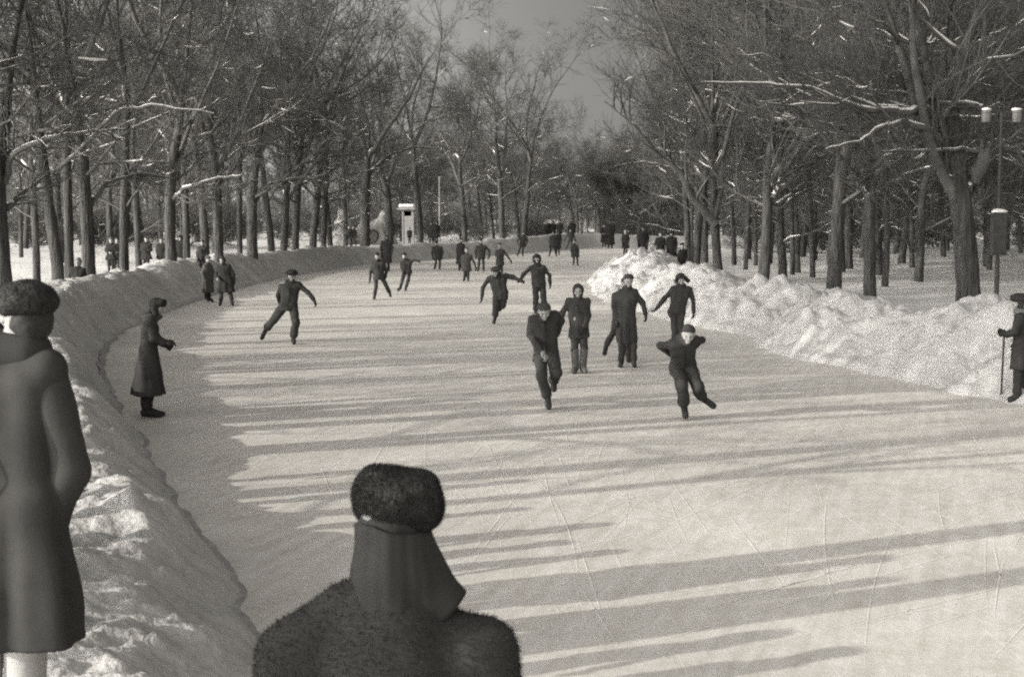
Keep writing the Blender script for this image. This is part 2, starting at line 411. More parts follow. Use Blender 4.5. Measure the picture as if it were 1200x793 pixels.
def interp(P, t):
    x = t * (len(P) - 1); i = min(int(x), len(P) - 2); f = x - i
    return P[i] * (1 - f) + P[i + 1] * f, unit(P[i + 1] - P[i])
def side_dir(rng, d, ang):
    r = rng.normal(0, 1, 3); r = unit(r - d * r.dot(d))
    return unit(d * math.cos(ang) + r * math.sin(ang))
def snow_on(rng, S, P, R, prob, thick=1.0, full=False):
    run = []
    rr = lambda i: max(R[i] * .95, .015) * thick
    def flush():
        if len(run) >= 2:
            Q = P[run].copy(); rad = np.array([rr(i) * rng.uniform(.75, 1.2) for i in run]); rad[0] *= .4; rad[-1] *= .4
            Q[:, 2] += R[run] * .55 + .008
            S.add(Q, rad, 6, .8)
        run.clear()
    for i in range(len(P) - 1):
        d = unit(P[i + 1] - P[i])
        if full or (abs(d[2]) < .62 and rng.random() < prob):
            if not run: run.append(i)
            run.append(i + 1)
        else: flush()
    flush()
def twigs(rng, C, S, P, r, L, n2, n3, n4, snow, up=.06, dens=1.0, tw=1.0):
    """side branches of one limb: three further orders down to twigs"""
    n2 = max(1, int(n2 * dens)); U = rng.uniform; rad = np.radians
    t = U(.12, 1, n2); q, d = vinterp(P[None], np.zeros(n2, int), t)
    dd = vside(rng, d, rad(U(25, 65, n2))); dd[:, 2] += .15; L2 = L * U(.28, .55, n2) * (1.15 - .5 * t) + .25
    P2 = vpath(rng, q, dd, L2, 5, .13, up); r2 = np.maximum(.011, r * (1 - .6 * t) * .5)
    R2 = r2[:, None] + (.009 - r2)[:, None] * np.linspace(0, 1, 6)[None]; C.addb(P2, R2, 4)
    if snow:
        for i in range(n2): snow_on(rng, S, P2[i], R2[i], snow * .5)
    m = n2 * n3; ix = np.repeat(np.arange(n2), n3); q, d = vinterp(P2, ix, U(.12, 1, m))
    P3 = vpath(rng, q, vside(rng, d, rad(U(20, 60, m))), L2[ix] * U(.3, .6, m) + .12, 3, .15, up); C.addb(P3, np.linspace(.0105, .0065, 4)[None] * tw, 3)
    if snow:
        sel = (rng.random(m) < snow * .26) & (np.abs(P3[:, -1, 2] - P3[:, 0, 2]) < .55 * np.linalg.norm(P3[:, -1] - P3[:, 0], axis=1))
        sel &= P3[:, 0, 2] < 7.5
        if sel.any(): S.addb(P3[sel][:, :3] + np.array([0, 0, .016]) + rng.normal(0, .012, (sel.sum(), 3, 3)), np.array([[.012, .027, .01]]), 4)
    m4 = m * n4; ix = np.repeat(np.arange(m), n4); q, d = vinterp(P3, ix, U(.15, 1, m4))
    P4 = vpath(rng, q, vside(rng, d, rad(U(15, 55, m4))), U(.3, .8, m4), 2, .15, up); C.addb(P4, np.array([[.0068, .006, .0045]]) * tw, 3)
def make_tree(seed, H=15, r0=.2, lean=(0, 0), n1=13, lowt=.22, spread=1.0, snow=.35, n2=7, n3=5, n4=4, limbs=None, fork=3, fz=None, low_dense=1.0):
    rng = np.random.default_rng(seed)
    T = Tubes(); C = Tubes(); S = Tubes()
    fz = fz or rng.uniform(.26, .36)                              # where the bole breaks up into rising limbs
    P = path(rng, (0, 0, -.7), (lean[0], lean[1], 1), (H + .7) * fz, 6, .03, .03)
    P = np.concatenate([P, path(rng, P[-1], unit(P[-1] - P[-2]) + rng.normal(0, .1, 3) * np.array([1, 1, 0]), (H + .7) * (1 - fz), 12, .10, .07)[1:]])
    n = len(P); cl_ = np.r_[0, np.cumsum(np.linalg.norm(np.diff(P, axis=0), axis=1))]; tt = cl_ / cl_[-1]
    P = np.stack([np.interp(np.linspace(0, 1, 22), tt, P[:, a]) for a in range(3)], 1); tt = np.linspace(0, 1, 22)
    R = r0 * (1 - .45 * tt) * (1 - .5 * sm(fz - .03, fz + .2, tt)) * np.clip((1 - tt) / (1 - fz), 0, 1) ** (.75 * sm(fz, fz + .25, tt)); R[0] *= 1.35; R[1] *= 1.1; R = np.maximum(R, .014)
    tf = np.linspace(0, 1, 54); PF = np.stack([np.interp(tf, tt, P[:, a]) for a in range(3)], 1); RF = np.interp(tf, tt, R) * (1 + .05 * rng.normal(0, 1, 54).cumsum() / 6 + .035 * rng.normal(0, 1, 54))
    T.add(PF, np.maximum(RF, .012), 10)
    stems = [(P, R)]
    for k in range(fork):                                         # rising co-leaders
        t = fz + rng.uniform(-.05, .16); q, d = interp(P, t)
        P1 = path(rng, q, side_dir(rng, d, math.radians(rng.uniform(24, 46) * min(1, spread))), H * rng.uniform(.44, .64), 11, .10, .065)
        r1 = r0 * rng.uniform(.42, .62); R1 = np.linspace(r1, .018, 12); C.add(P1, R1, 7); stems.append((P1, R1))
        if snow and rng.random() < .7:                            # snow lodged in the crotch
            e = unit(P1[1] - q); S.add(np.array([q + e * .06 + UPV * .02, q + e * .28 + UPV * (.06 + r1 * .5), q + e * .6 + UPV * (.05 + r1 * .5), q + e * .8 + UPV * r1 * .5]), np.array([.04, r1 * .75, r1 * .6, .02]), 6)
    for si, (PS, RS) in enumerate(stems):
        cnt = n1 if si == 0 else max(5, int(n1 * .55)); t0 = lowt if si == 0 else .10
        for k in range(cnt):
            t = min(.98, t0 + (1 - t0) * (k + rng.uniform(0, .9)) / cnt); q, d = interp(PS, t)
            ang = math.radians((74 - 40 * t) * spread * rng.uniform(.8, 1.15))
            L = H * rng.uniform(.17, .33) * (1.15 - .75 * t)
            P1 = path(rng, q, side_dir(rng, d, ang), L, 7, .14, .05); r1 = max(.016, min(r0 * .3, np.interp(t, np.linspace(0, 1, len(RS)), RS) * .5))
            R1 = np.linspace(r1, .010, 8); C.add(P1, R1, 5)
            if snow and t < .6: snow_on(rng, S, P1, R1, snow, 1.15)
            twigs(rng, C, S, P1, r1, L, n2, n3, n4, snow)
    for lb in (limbs or []):
        PL = np.array(lb[0], float); r1 = lb[1]
        tl = np.linspace(0, 1, len(PL)); k = len(PL) * 4; tf = np.linspace(0, 1, k)
        PL = np.stack([np.interp(tf, tl, PL[:, a]) for a in range(3)], 1) + rng.normal(0, .018, (k, 3)); R1 = np.linspace(r1, .022, k)
        C.add(PL, R1, 7); L = np.linalg.norm(np.diff(PL, axis=0), axis=1).sum()
        if lb[2]: snow_on(rng, S, PL, R1, 1, lb[2] * .72, True)
        twigs(rng, C, S, PL, r1, L * .6, 9, n3, n4, .3)
    for (n, k, fl, mi), L in S.b.items():
        for P_, R_ in L: C.addb(P_, R_, k, fl, 1)
    return T.mesh('trunk', M['bark']), C.mesh('crown', M['twig'], M['limb_snow'])

VAR = {}
def variant(kind, i):
    key = (kind, i)
    if key not in VAR:
        if kind == 'near': VAR[key] = make_tree(600 + i, 15.5, .23, n1=11, lowt=.32, spread=.7, snow=.2, fork=2)
        if kind == 'tall': VAR[key] = make_tree(100 + i, 15.5, .2, n1=12, lowt=.2, snow=.35, n2=6, n3=5, n4=3)
        if kind == 'slim': VAR[key] = make_tree(200 + i, 13.5, .13, n1=12, lowt=.17, spread=.85, n2=6, n3=5, n4=3, fork=2, snow=.3)
        if kind == 'broad': VAR[key] = make_tree(300 + i, 15, .24, n1=14, lowt=.18, spread=1.1, snow=.5, fork=4)
        if kind == 'thick': VAR[key] = make_tree(400 + i, 15.5, .22, n1=17, lowt=.14, spread=1.1, snow=.42, n2=8, n3=6, n4=4)
        if kind == 'far': VAR[key] = make_tree(500 + i, 14, .17, n1=17, lowt=.09, spread=1.1, snow=.25, n2=7, n3=5, n4=4)
    return VAR[key]
def put_tree(meshes, x, y, z, rz, sc, label, group=None, tilt=(0, 0)):
    root = empty('bare_tree', (x, y, z), label, 'tree', group)
    root.rotation_euler = (tilt[0], tilt[1], rz); root.scale = (sc[0], sc[0], sc[1])
    for nm, me in zip(('trunk', 'crown'), meshes):
        if me: link(nm, me, root)
    return root
TREES = []                         # (x, y) of everything planted, to keep the woods from growing through it
R3 = random.Random(11)
def ordinal(i): return ['first','second','third','fourth','fifth','sixth','seventh','eighth','ninth','tenth','eleventh','twelfth','thirteenth','fourteenth','fifteenth','sixteenth','seventeenth','eighteenth','nineteenth','twentieth','twenty first','twenty second','twenty third','twenty fourth','twenty fifth','twenty sixth','twenty seventh','twenty eighth'][i]

# --- trunks one can tell apart: px of the foot, distance, trunk width in px, lean
left = [(4,36,20,0),(41,47,9,0),(68,41,13,-.02),(81,43,12,0),(105,42,15,0),(130,64,8,.02),(145,45,12,0),(162,57,8,0),(201,53,12,0),(219,57,9,0),
        (243,63,10,.02),(258,60,10,0),(281,76,7,0),(297,66,11,-.03),(319,73,9,0),(331,75,8,.02),(346,77,9,.03),(366,81,9,0),(379,84,7,0),(389,87,7,-.02),
        (404,104,6,0),(427,93,11,0),(457,100,9,0),(492,104,12,0),(545,118,7,0),(590,121,10,0),(612,128,7,.01)]
LW = {0:'thick',1:'slender',2:'dark',3:'dark',4:'stout',5:'slender',6:'stout',7:'slender',8:'straight',9:'straight',10:'straight',11:'straight',12:'slender',13:'stout',14:'straight',15:'slender',16:'leaning',17:'straight',18:'slender',19:'slender',20:'slender',21:'stout',22:'dark',23:'tall',24:'slender',25:'tall',26:'straight'}
def local_limb(base, D, pts, ds=0.0):
    """a limb given by where it shows in the photograph, at the tree's own distance"""
    out = []
    for i, (px, py) in enumerate(pts):
        p = at(px, py, D + ds * i) - np.array(base); out.append(p)
    return out
LEFT_LIMBS = {
 0: [([(4,215),(14,180),(60,160),(100,156),(147,152)], .09, 1.0, -.5), ([(8,245),(20,230),(53,207)], .10, 1.0, .2)],
 2: [([(66,200),(100,170),(140,128),(180,123),(250,133)], .07, .9, -.4)],
 4: [([(106,240),(125,215),(160,203),(205,209)], .08, .6, .3)],
 8: [([(201,235),(215,222),(257,208),(283,206)], .09, 1.0, -.6), ([(201,215),(222,200),(236,180)], .08, .8, .4)],
 11:[([(258,215),(262,190),(283,173),(310,170)], .08, .9, .4), ([(258,240),(248,228),(240,216)], .10, 1.2, -.2)],
 13:[([(297,240),(312,217),(350,208),(370,210),(377,222)], .09, .9, .4)],
 15:[([(331,215),(334,187),(347,147),(360,143)], .09, .8, .5)],
 21:[([(427,205),(440,196),(456,182),(486,172),(509,174),(531,180)], .12, 1.0, .5)],
 22:[([(457,238),(452,222),(444,204)], .10, .9, .2), ([(458,230),(466,226),(471,214)], .10, .9, .2)],
}
for i, (px, D, wpx, ln) in enumerate(left):
    g0 = at(px, 300, D); x, y = g0[0], g0[1]; z = gz(x, y) - .05; TREES.append((x, y))
    r = wpx * D / F / 2
    base = (x, y, z)
    limbs = [(local_limb(base, D, pts, ds), rad, sn) for pts, rad, sn, ds in LEFT_LIMBS.get(i, [])]
    lab = '%s bare tree, %s trunk from the left edge, behind the left snowbank' % (LW[i], ordinal(i))
    if limbs:
        ms = make_tree(900 + i, 15.5, r * 1.12, (ln, 0), n1=11, lowt=.22, snow=.33, limbs=limbs, n2=6, n4=3)
        put_tree(ms, x, y, z, 0, (1, 1), lab, 'trees along the left snowbank')
    else:
        kind = 'slim' if wpx * D < 560 else ('tall' if i % 3 else 'broad')
        r_v = {'slim': .13, 'tall': .2, 'broad': .24}[kind]
        put_tree(variant(kind, i % 3), x, y, z, R3.uniform(0, 6.28), (r / r_v, R3.uniform(.92, 1.1)) if False else (max(.75, min(1.3, r / r_v)),) * 2, lab, 'trees along the left snowbank', (0, ln))
# --- more of the same row this side of the picture's left edge: their shadows cross the ice
for k, (x, y, kd) in enumerate([(-6.4,7.5,'tall'),(-7.6,11.9,'tall'),(-8.6,14.6,'slim'),(-8.9,17.4,'tall'),(-10.8,20.6,'slim'),(-11.3,23.3,'tall'),(-12.8,25.6,'slim'),(-13.4,28.6,'tall'),(-14.6,31.5,'slim'),(-4.7,6.9,'slim'),(-9.4,9.6,'slim'),(-11.5,13.2,'tall'),(-12.2,17.1,'slim'),(-13.6,19.2,'tall'),(-15.2,22.4,'slim'),(-16.4,27.2,'tall'),(-14.8,14.6,'slim'),(-17.5,20.3,'tall'),(-17.9,25.1,'slim'),(-9.7,15.9,'near'),(-12.9,22.1,'near'),(-14.4,24.2,'near'),(-16.8,22.6,'near'),(-15.9,29.8,'near'),(-18.3,30.9,'near'),(-12.4,15.6,'near')]):
    TREES.append((x, y))
    put_tree(variant('near' if x > -9 else kd, k % 3), x, y, gz(x, y) - .05, R3.uniform(0, 6.28), (1, 1), 'bare tree of the near left row, beside where the photographer stands', 'near trees of the left row')

# --- right side
right = [(1138,35,25,0),(1022,40,13,0),(977,43.5,16,0),(893,47,12,.10),(847,50,10,-.07),(817,56,9,0),(807,60,8,0),(825,58,8,0),(1036,49,7,.07),(918,53,10,.02),(928,58,6,.01),(936,61,7,0),(953,55,7,-.02),(874,67,5,0),(860,72,6,0),(886,70,5,0),(1069,68,6,0),(1125,62,7,0),(1056,75,9,0),(1010,84,6,0),(995,72,5,0),(1160,66,7,0),(902,76,5,0)]
RW = {0:'massive dark',1:'straight smooth',2:'thick straight',3:'leaning',4:'slanting',5:'straight',6:'dark',7:'slender',8:'thin slanting',9:'stout',10:'thin',11:'slender',12:'slender',13:'thin',14:'thin',15:'thin',16:'thin',17:'slender',18:'stout',19:'thin',20:'thin',21:'slender',22:'thin'}
order = sorted(range(len(right)), key=lambda i: right[i][0])
RLIMBS = {
 0: [([(1136,228),(1118,205),(1100,160),(1090,125),(1075,85),(1068,20),(1064,-60)], .26, 0, .25),
     ([(1090,128),(1069,131),(1042,129),(1016,129),(950,104),(892,98),(821,96)], .11, 1.1, -.25),
     ([(1105,170),(1096,156),(1062,142),(1033,148),(1004,167),(967,175)], .10, 1.1, -.3),
     ([(1092,118),(1083,104),(1054,96),(1008,52),(980,20),(960,-20)], .13, .5, .2),
     ([(1162,178),(1120,175),(1067,177),(1030,178)], .06, .8, -.2),
     ([(1152,130),(1145,123),(1090,120),(1052,107),(1010,106)], .09, 1.1, .1),
     ([(1143,205),(1168,168),(1185,174),(1215,186)], .2, 1.0, -.2),
     ([(1138,222),(1120,214),(1112,205)], .12, 1.6, -.1), ([(1142,212),(1150,185),(1152,150)], .14, .9, -.1)],
 1: [([(1021,238),(1014,226),(1008,210)], .10, 1.3, -.1), ([(1022,200),(1010,175),(985,150),(950,140)], .08, .8, -.3)],
 2: [([(977,180),(960,150),(930,125),(880,118)], .09, .9, -.3), ([(977,150),(1000,120),(1030,95)], .09, .7, .2)],
 3: [([(907,232),(911,222),(913,205)], .12, 1.5, -.05), ([(908,240),(925,229),(945,212),(958,198)], .08, 1.1, .2)],
 4: [([(839,262),(812,233),(796,200),(758,167),(742,146),(708,119)], .17, 1.0, -.25), ([(800,206),(780,180),(770,160)], .07, .8, -.3), ([(838,255),(845,225),(850,175)], .1, 0, .1)],
 5: [([(816,215),(790,196),(755,190),(720,195)], .08, .8, -.2), ([(816,180),(790,150),(760,120)], .07, .7, .3)],
 8: [([(1048,215),(1060,206),(1079,188)], .07, 1.3, .1)],
}
for i, (px, D, wpx, ln) in enumerate(right):
    g0 = at(px, 300, D); x, y = g0[0], g0[1]; z = gz(x, y) - .05; TREES.append((x, y)); r = wpx * D / F / 2
    base = (x, y, z)
    lab = '%s bare tree, %s trunk from right edge behind right snowbank' % (RW[i], ordinal(len(right) - 1 - order.index(i)))
    limbs = [(local_limb(base, D, pts, ds), rad, sn) for pts, rad, sn, ds in RLIMBS.get(i, [])]
    if i in RLIMBS:
        ms = make_tree(950 + i, 15.5, r * 1.12, (ln, 0), n1=14, lowt=.2 if i else .36, snow=.45, limbs=limbs, fork=3 if i else 4, fz=None if i else .25, spread=.75 if 790 < px < 860 else 1.0)
        put_tree(ms, x, y, z, 0, (1, 1), lab, 'trees along the right snowbank')
    else:
        kind = 'slim' if wpx * D < 520 else 'thick'
        r_v = {'slim': .13, 'thick': .22}[kind]
        put_tree(variant(kind, i % 3), x, y, z, R3.uniform(0, 6.28), (max(.8, min(1.3, r / r_v)),) * 2, lab, 'trees along the right snowbank', (0, ln))

# --- the woods behind: individual trees, scattered and kept apart
def wood(n, xr, yr, kinds, label, group, gap, pxr=None, sc=(.88, 1.15), mins=4.5):
    made = 0; tries = 0
    while made < n and tries < 20000:
        tries += 1
        y = math.exp(R3.uniform(math.log(yr[0]), math.log(yr[1])))
        x = R3.uniform(xr[0], xr[1]) if pxr is None else (R3.uniform(*pxr) - CX) / F * y
        X = np.array([x]); Y = np.array([y])
        if inside(X, Y)[0] or min(dist_poly(CL, X, Y)[0], dist_poly(CR, X, Y)[0]) < mins: continue
        if any((x - a) ** 2 + (y - b) ** 2 < gap * gap for a, b in TREES): continue
        TREES.append((x, y)); made += 1; s = R3.uniform(*sc)
        k = R3.choice(kinds)
        put_tree(variant(k, R3.randrange(3)), x, y, gz(x, y) - .05, R3.uniform(0, 6.28), (s, s * R3.uniform(.93, 1.08)), label, group)
wood(30, None, (62, 190), ['tall', 'slim', 'far'], 'bare grey tree in the open wood behind the left row of trunks', 'trees of the left wood', 3.0, (-60, 340))
wood(60, None, (125, 230), ['far', 'far', 'tall'], 'bare tree in the dark wood closing the view beyond the far snowbank', 'trees of the far wood', 2.4, (395, 800), (.74, .95))
wood(70, None, (52, 200), ['thick', 'slim', 'thick', 'far'], 'bare tree deep in the dense wood behind the right row of trunks', 'trees of the right wood', 2.8, (815, 1260))
for px, D in ((707, 157), (719, 155), (731, 158.5), (742, 156), (756, 157.5), (771, 155), (784, 158), (797, 156)):
    p_ = at(px, 280, D); s_ = R3.uniform(.62, .85); put_tree(variant('far', R3.randrange(3)), p_[0], p_[1], gz(p_[0], p_[1]) - .05, R3.uniform(0, 6.28), (s_, s_), 'bare tree standing close in front of the low grey pavilion', 'trees before the pavilion')
# low bare bushes under the trees
def make_bush(seed):
    rng = np.random.default_rng(seed); C = Tubes(); S = Tubes()
    for k in range(11):
        P = path(rng, (rng.normal(0, .12), rng.normal(0, .12), -.1), (rng.normal(0, .5), rng.normal(0, .5), 1), rng.uniform(1.6, 2.9), 7, .12, .03)
        C.add(P, np.linspace(.022, .008, 8), 4); snow_on(rng, S, P, np.linspace(.022, .008, 8), .5); twigs(rng, C, S, P, .02, 1.9, 7, 5, 4, .5)
    for (n, k, fl, mi), L in S.b.items():
        for P_, R_ in L: C.addb(P_, R_, k, fl, 1)
    return C.mesh('bush', M['twig'], M['limb_snow'])
BU = [make_bush(40 + i) for i in range(3)]
def bushes(n, yr, pxr, label, group, mins=6):
    made = 0
    while made < n:
        y = math.exp(R3.uniform(math.log(yr[0]), math.log(yr[1]))); x = (R3.uniform(*pxr) - CX) / F * y; X = np.array([x]); Y = np.array([y])
        if inside(X, Y)[0] or min(dist_poly(CL, X, Y)[0], dist_poly(CR, X, Y)[0]) < mins: continue
        made += 1; o = link('bare_bush', BU[made % 3], None, (x, y, gz(x, y) - .05)); o.rotation_euler = (0, 0, R3.uniform(0, 6.3)); s_ = R3.uniform(.7, 1.25); o.scale = (s_ * 1.2, s_ * 1.2, s_)
        tag(o, label, 'bush', group)
bushes(34, (85, 200), (-40, 420), 'bare snow flecked bush low between the trunks of the left wood', 'bushes of the left wood')
bushes(30, (125, 230), (395, 800), 'bare bush low under the trees beyond the far snowbank', 'bushes of the far wood', 4)
bushes(34, (95, 210), (770, 1260), 'bare bush low between the trunks of the right wood', 'bushes of the right wood')
# the wood farthest off, which reads as one mass
def far_mass():
    rng = np.random.default_rng(77); C = Tubes()
    for k in range(330):
        y = rng.uniform(235, 420); px = rng.uniform(-250, 1450); x = (px - CX) / F * y; b0 = np.array([x, y, .2]); H = rng.uniform(10, 15)
        P = path(rng, b0, (0, 0, 1), H, 6, .04, .03); C.add(P, np.linspace(.2, .03, 7), 5)
        m = 34; q, d = vinterp(P[None], np.zeros(m, int), rng.uniform(.05, .98, m)); P2 = vpath(rng, q, vside(rng, d, np.radians(rng.uniform(35, 80, m))), rng.uniform(1.2, 3.6, m), 3, .15, .05); C.addb(P2, np.linspace(.05, .02, 4)[None], 3)
        m4 = m * 9; ix = np.repeat(np.arange(m), 9); q, d = vinterp(P2, ix, rng.uniform(.1, 1, m4)); P4 = vpath(rng, q, vside(rng, d, np.radians(rng.uniform(20, 65, m4))), rng.uniform(.6, 1.6, m4), 1, .1, .05); C.addb(P4, np.array([[.022, .014]]), 3)
    o = link('distant_wood', C.mesh('distant_wood', M['twig'])); tag(o, 'distant wood of bare trees closing the horizon all round', 'wood', None, 'stuff')
far_mass()
# ------------------------------------------------------------------ figures: distance fields turned into continuous meshes
def surfnet(f, lo, hi, h):
    lo = np.asarray(lo, float); hi = np.asarray(hi, float)
    n = np.maximum(3, np.ceil((hi - lo) / h).astype(int) + 1)
    ax = [lo[i] + h * np.arange(n[i]) for i in range(3)]
    X, Y, Z = np.meshgrid(*ax, indexing='ij')
    v = f(X, Y, Z).astype(np.float32); neg = v < 0
    cnt = np.zeros(n - 1, np.int32); acc = np.zeros(tuple(n - 1) + (3,), np.float32)
    def sl(o): return tuple(slice(o[i], n[i] - 1 + o[i]) for i in range(3))
    corners = [(a, b, c) for a in (0, 1) for b in (0, 1) for c in (0, 1)]
    for c0 in corners:
        for k in range(3):
            if c0[k]: continue
            c1 = list(c0); c1[k] = 1
            a, b = v[sl(c0)], v[sl(c1)]; m = (a < 0) != (b < 0)
            t = np.where(m, a / np.where(m, a - b, 1), 0); cnt += m
            for j in range(3):
                acc[..., j] += m * (c0[j] + (t if j == k else 0))
    msk = cnt > 0; idx = -np.ones(msk.shape, np.int64); idx[msk] = np.arange(msk.sum())
    cells = np.argwhere(msk); V = lo + h * (cells + acc[msk] / cnt[msk][:, None])
    Q = []
    for k in range(3):
        s0 = [slice(1, n[i] - 1) for i in range(3)]; s0[k] = slice(0, n[k] - 1)
        s1 = list(s0); s1[k] = slice(1, n[k])
        a, b = neg[tuple(s0)], neg[tuple(s1)]; p = np.argwhere(a != b)
        if not len(p): continue
        fl = a[tuple(p.T)]
        for i in range(3):
            if i != k: p[:, i] += 1
        u, w2 = [(1, 2), (2, 0), (0, 1)][k]
        def ci(du, dw):
            q = p.copy(); q[:, u] -= du; q[:, w2] -= dw; return idx[tuple(q.T)]
        q = np.stack([ci(1, 1), ci(0, 1), ci(0, 0), ci(1, 0)], -1)
        q[~fl] = q[~fl][:, ::-1]; Q.append(q)
    return V, np.concatenate(Q)
class Field:
    """smooth union of tapered capsules and ellipsoids, with optional cuts and folds"""
    def __init__(s, k=.03): s.c = []; s.k = k; s.cuts = []; s.fold = 0; s.ff = 14; s.seed = 0; s.sub = []; s.drape = None
    def cap(s, a, b, ra, rb=None): s.c.append(('c', np.asarray(a, float), np.asarray(b, float), ra, ra if rb is None else rb)); return s
    def ell(s, c, axes, r): s.c.append(('e', np.asarray(c, float), np.asarray(axes, float), np.asarray(r, float), 0)); return s
    def cut(s, p, nrm): s.cuts.append((np.asarray(p, float), unit(np.asarray(nrm, float)))); return s   # removes the side the normal points to
    def prim(s, q, X, Y, Z):
        if q[0] == 'c':
            _, a, b, ra, rb = q; d = b - a; L2 = d.dot(d) + 1e-9
            t = np.clip(((X - a[0]) * d[0] + (Y - a[1]) * d[1] + (Z - a[2]) * d[2]) / L2, 0, 1)
            return np.sqrt((X - a[0] - t * d[0]) ** 2 + (Y - a[1] - t * d[1]) ** 2 + (Z - a[2] - t * d[2]) ** 2) - (ra + (rb - ra) * t)
        _, c, A, r, _ = q
        x = [(X - c[0]) * A[i][0] + (Y - c[1]) * A[i][1] + (Z - c[2]) * A[i][2] for i in range(3)]
        k0 = np.sqrt(sum((x[i] / r[i]) ** 2 for i in range(3))); k1 = np.sqrt(sum((x[i] / r[i] ** 2) ** 2 for i in range(3)))
        return np.where(k1 > 1e-6, k0 * (k0 - 1) / np.maximum(k1, 1e-6), -r.min())
    def __call__(s, X, Y, Z):
        d = None
        for q in s.c:
            e = s.prim(q, X, Y, Z)
            if d is None: d = e
            else:
                hh = np.clip(.5 + .5 * (e - d) / s.k, 0, 1); d = e * 0 + (d * hh + e * (1 - hh)) - s.k * hh * (1 - hh) if False else (d + (e - d) * (1 - hh)) - s.k * hh * (1 - hh)
        for q, kk in s.sub:
            e = -s.prim(q, X, Y, Z); d = np.maximum(d, e)
        if s.fold:
            o = s.seed * 3.1
            d = d + s.fold * (np.sin(X * s.ff + 1.7 * np.sin(Z * s.ff * .6 + o)) * np.sin(Z * s.ff * .8 + o + Y * 9) + .7 * vnoise(X * s.ff * .8 + o, Y * s.ff * .8, Z * s.ff * .45))
        if s.drape:
            cx, cy, zt, am, nf, ph = s.drape
            an = np.arctan2(Y - cy, X - cx); d = d - am * np.clip((zt - Z) / .55, 0, 1) * (np.sin(an * nf + ph + 1.5 * np.sin(an * 2 + ph)) + .5 * np.sin(an * nf * 1.7 + ph * 2))
        for p, nn in s.cuts:
            d = np.maximum(d, (X - p[0]) * nn[0] + (Y - p[1]) * nn[1] + (Z - p[2]) * nn[2])
        return d
    def bounds(s, pad=.05):
        lo = np.full(3, 1e9); hi = -lo
        for q in s.c:
            if q[0] == 'c':
                for p, r in ((q[1], q[3]), (q[2], q[4])): lo = np.minimum(lo, p - r); hi = np.maximum(hi, p + r)
            else: lo = np.minimum(lo, q[1] - q[3].max()); hi = np.maximum(hi, q[1] + q[3].max())
        return lo - pad, hi + pad
    def obj(s, name, h, m, parent):
        lo, hi = s.bounds(); V, Q = surfnet(s, lo, hi, h)
        return link(name, mesh(name, V, Q, None, m), parent)
def merge_objs(name, fields, h, m, parent):
    Vs = []; Qs = []; n = 0
    for f in fields:
        lo, hi = f.bounds(); V, Q = surfnet(f, lo, hi, h); Vs.append(V); Qs.append(Q + n); n += len(V)
    return link(name, mesh(name, np.concatenate(Vs), np.concatenate(Qs), None, m), parent)
def fur_strands(name, parent, srcs, n, L, wd, m, seed=1, droop=.3, sel=None):
    """short hairs standing on the surface of the given mesh objects"""
    rng = np.random.default_rng(seed); Vo = []; k = 0
    for o in srcs:
        me = o.data; me.calc_loop_triangles(); nv = len(me.vertices); co = np.zeros(nv * 3, np.float32); me.vertices.foreach_get('co', co); co = co.reshape(-1, 3)
        tr = np.zeros(len(me.loop_triangles) * 3, np.int32); me.loop_triangles.foreach_get('vertices', tr); tr = tr.reshape(-1, 3)
        A, B, Cc = co[tr[:, 0]], co[tr[:, 1]], co[tr[:, 2]]; nr = np.cross(B - A, Cc - A); ar = np.linalg.norm(nr, axis=1)
        if sel is not None: ar = ar * sel((A + B + Cc) / 3)
        t = rng.choice(len(tr), n, p=ar / ar.sum()); u = rng.random((n, 2)); f = u.sum(1) > 1; u[f] = 1 - u[f]
        p = A[t] + u[:, :1] * (B[t] - A[t]) + u[:, 1:] * (Cc[t] - A[t]); nn = nr[t] / (ar[t] if sel is None else np.linalg.norm(nr[t], axis=1))[:, None]
        d = nn + rng.normal(0, .55, (n, 3)); d[:, 2] -= droop; d /= np.linalg.norm(d, axis=1)[:, None]
        s = np.cross(d, rng.normal(0, 1, (n, 3))); s /= np.linalg.norm(s, axis=1)[:, None]
        l = L * rng.uniform(.5, 1.2, n)[:, None]
        Vo.append(np.stack([p - nn * .003 - s * wd, p - nn * .003 + s * wd, p + d * l], 1).reshape(-1, 3))
    V = np.concatenate(Vo); T = np.arange(len(V)).reshape(-1, 3)
    return link(name, mesh(name, V, None, T, m, smooth=False), parent)

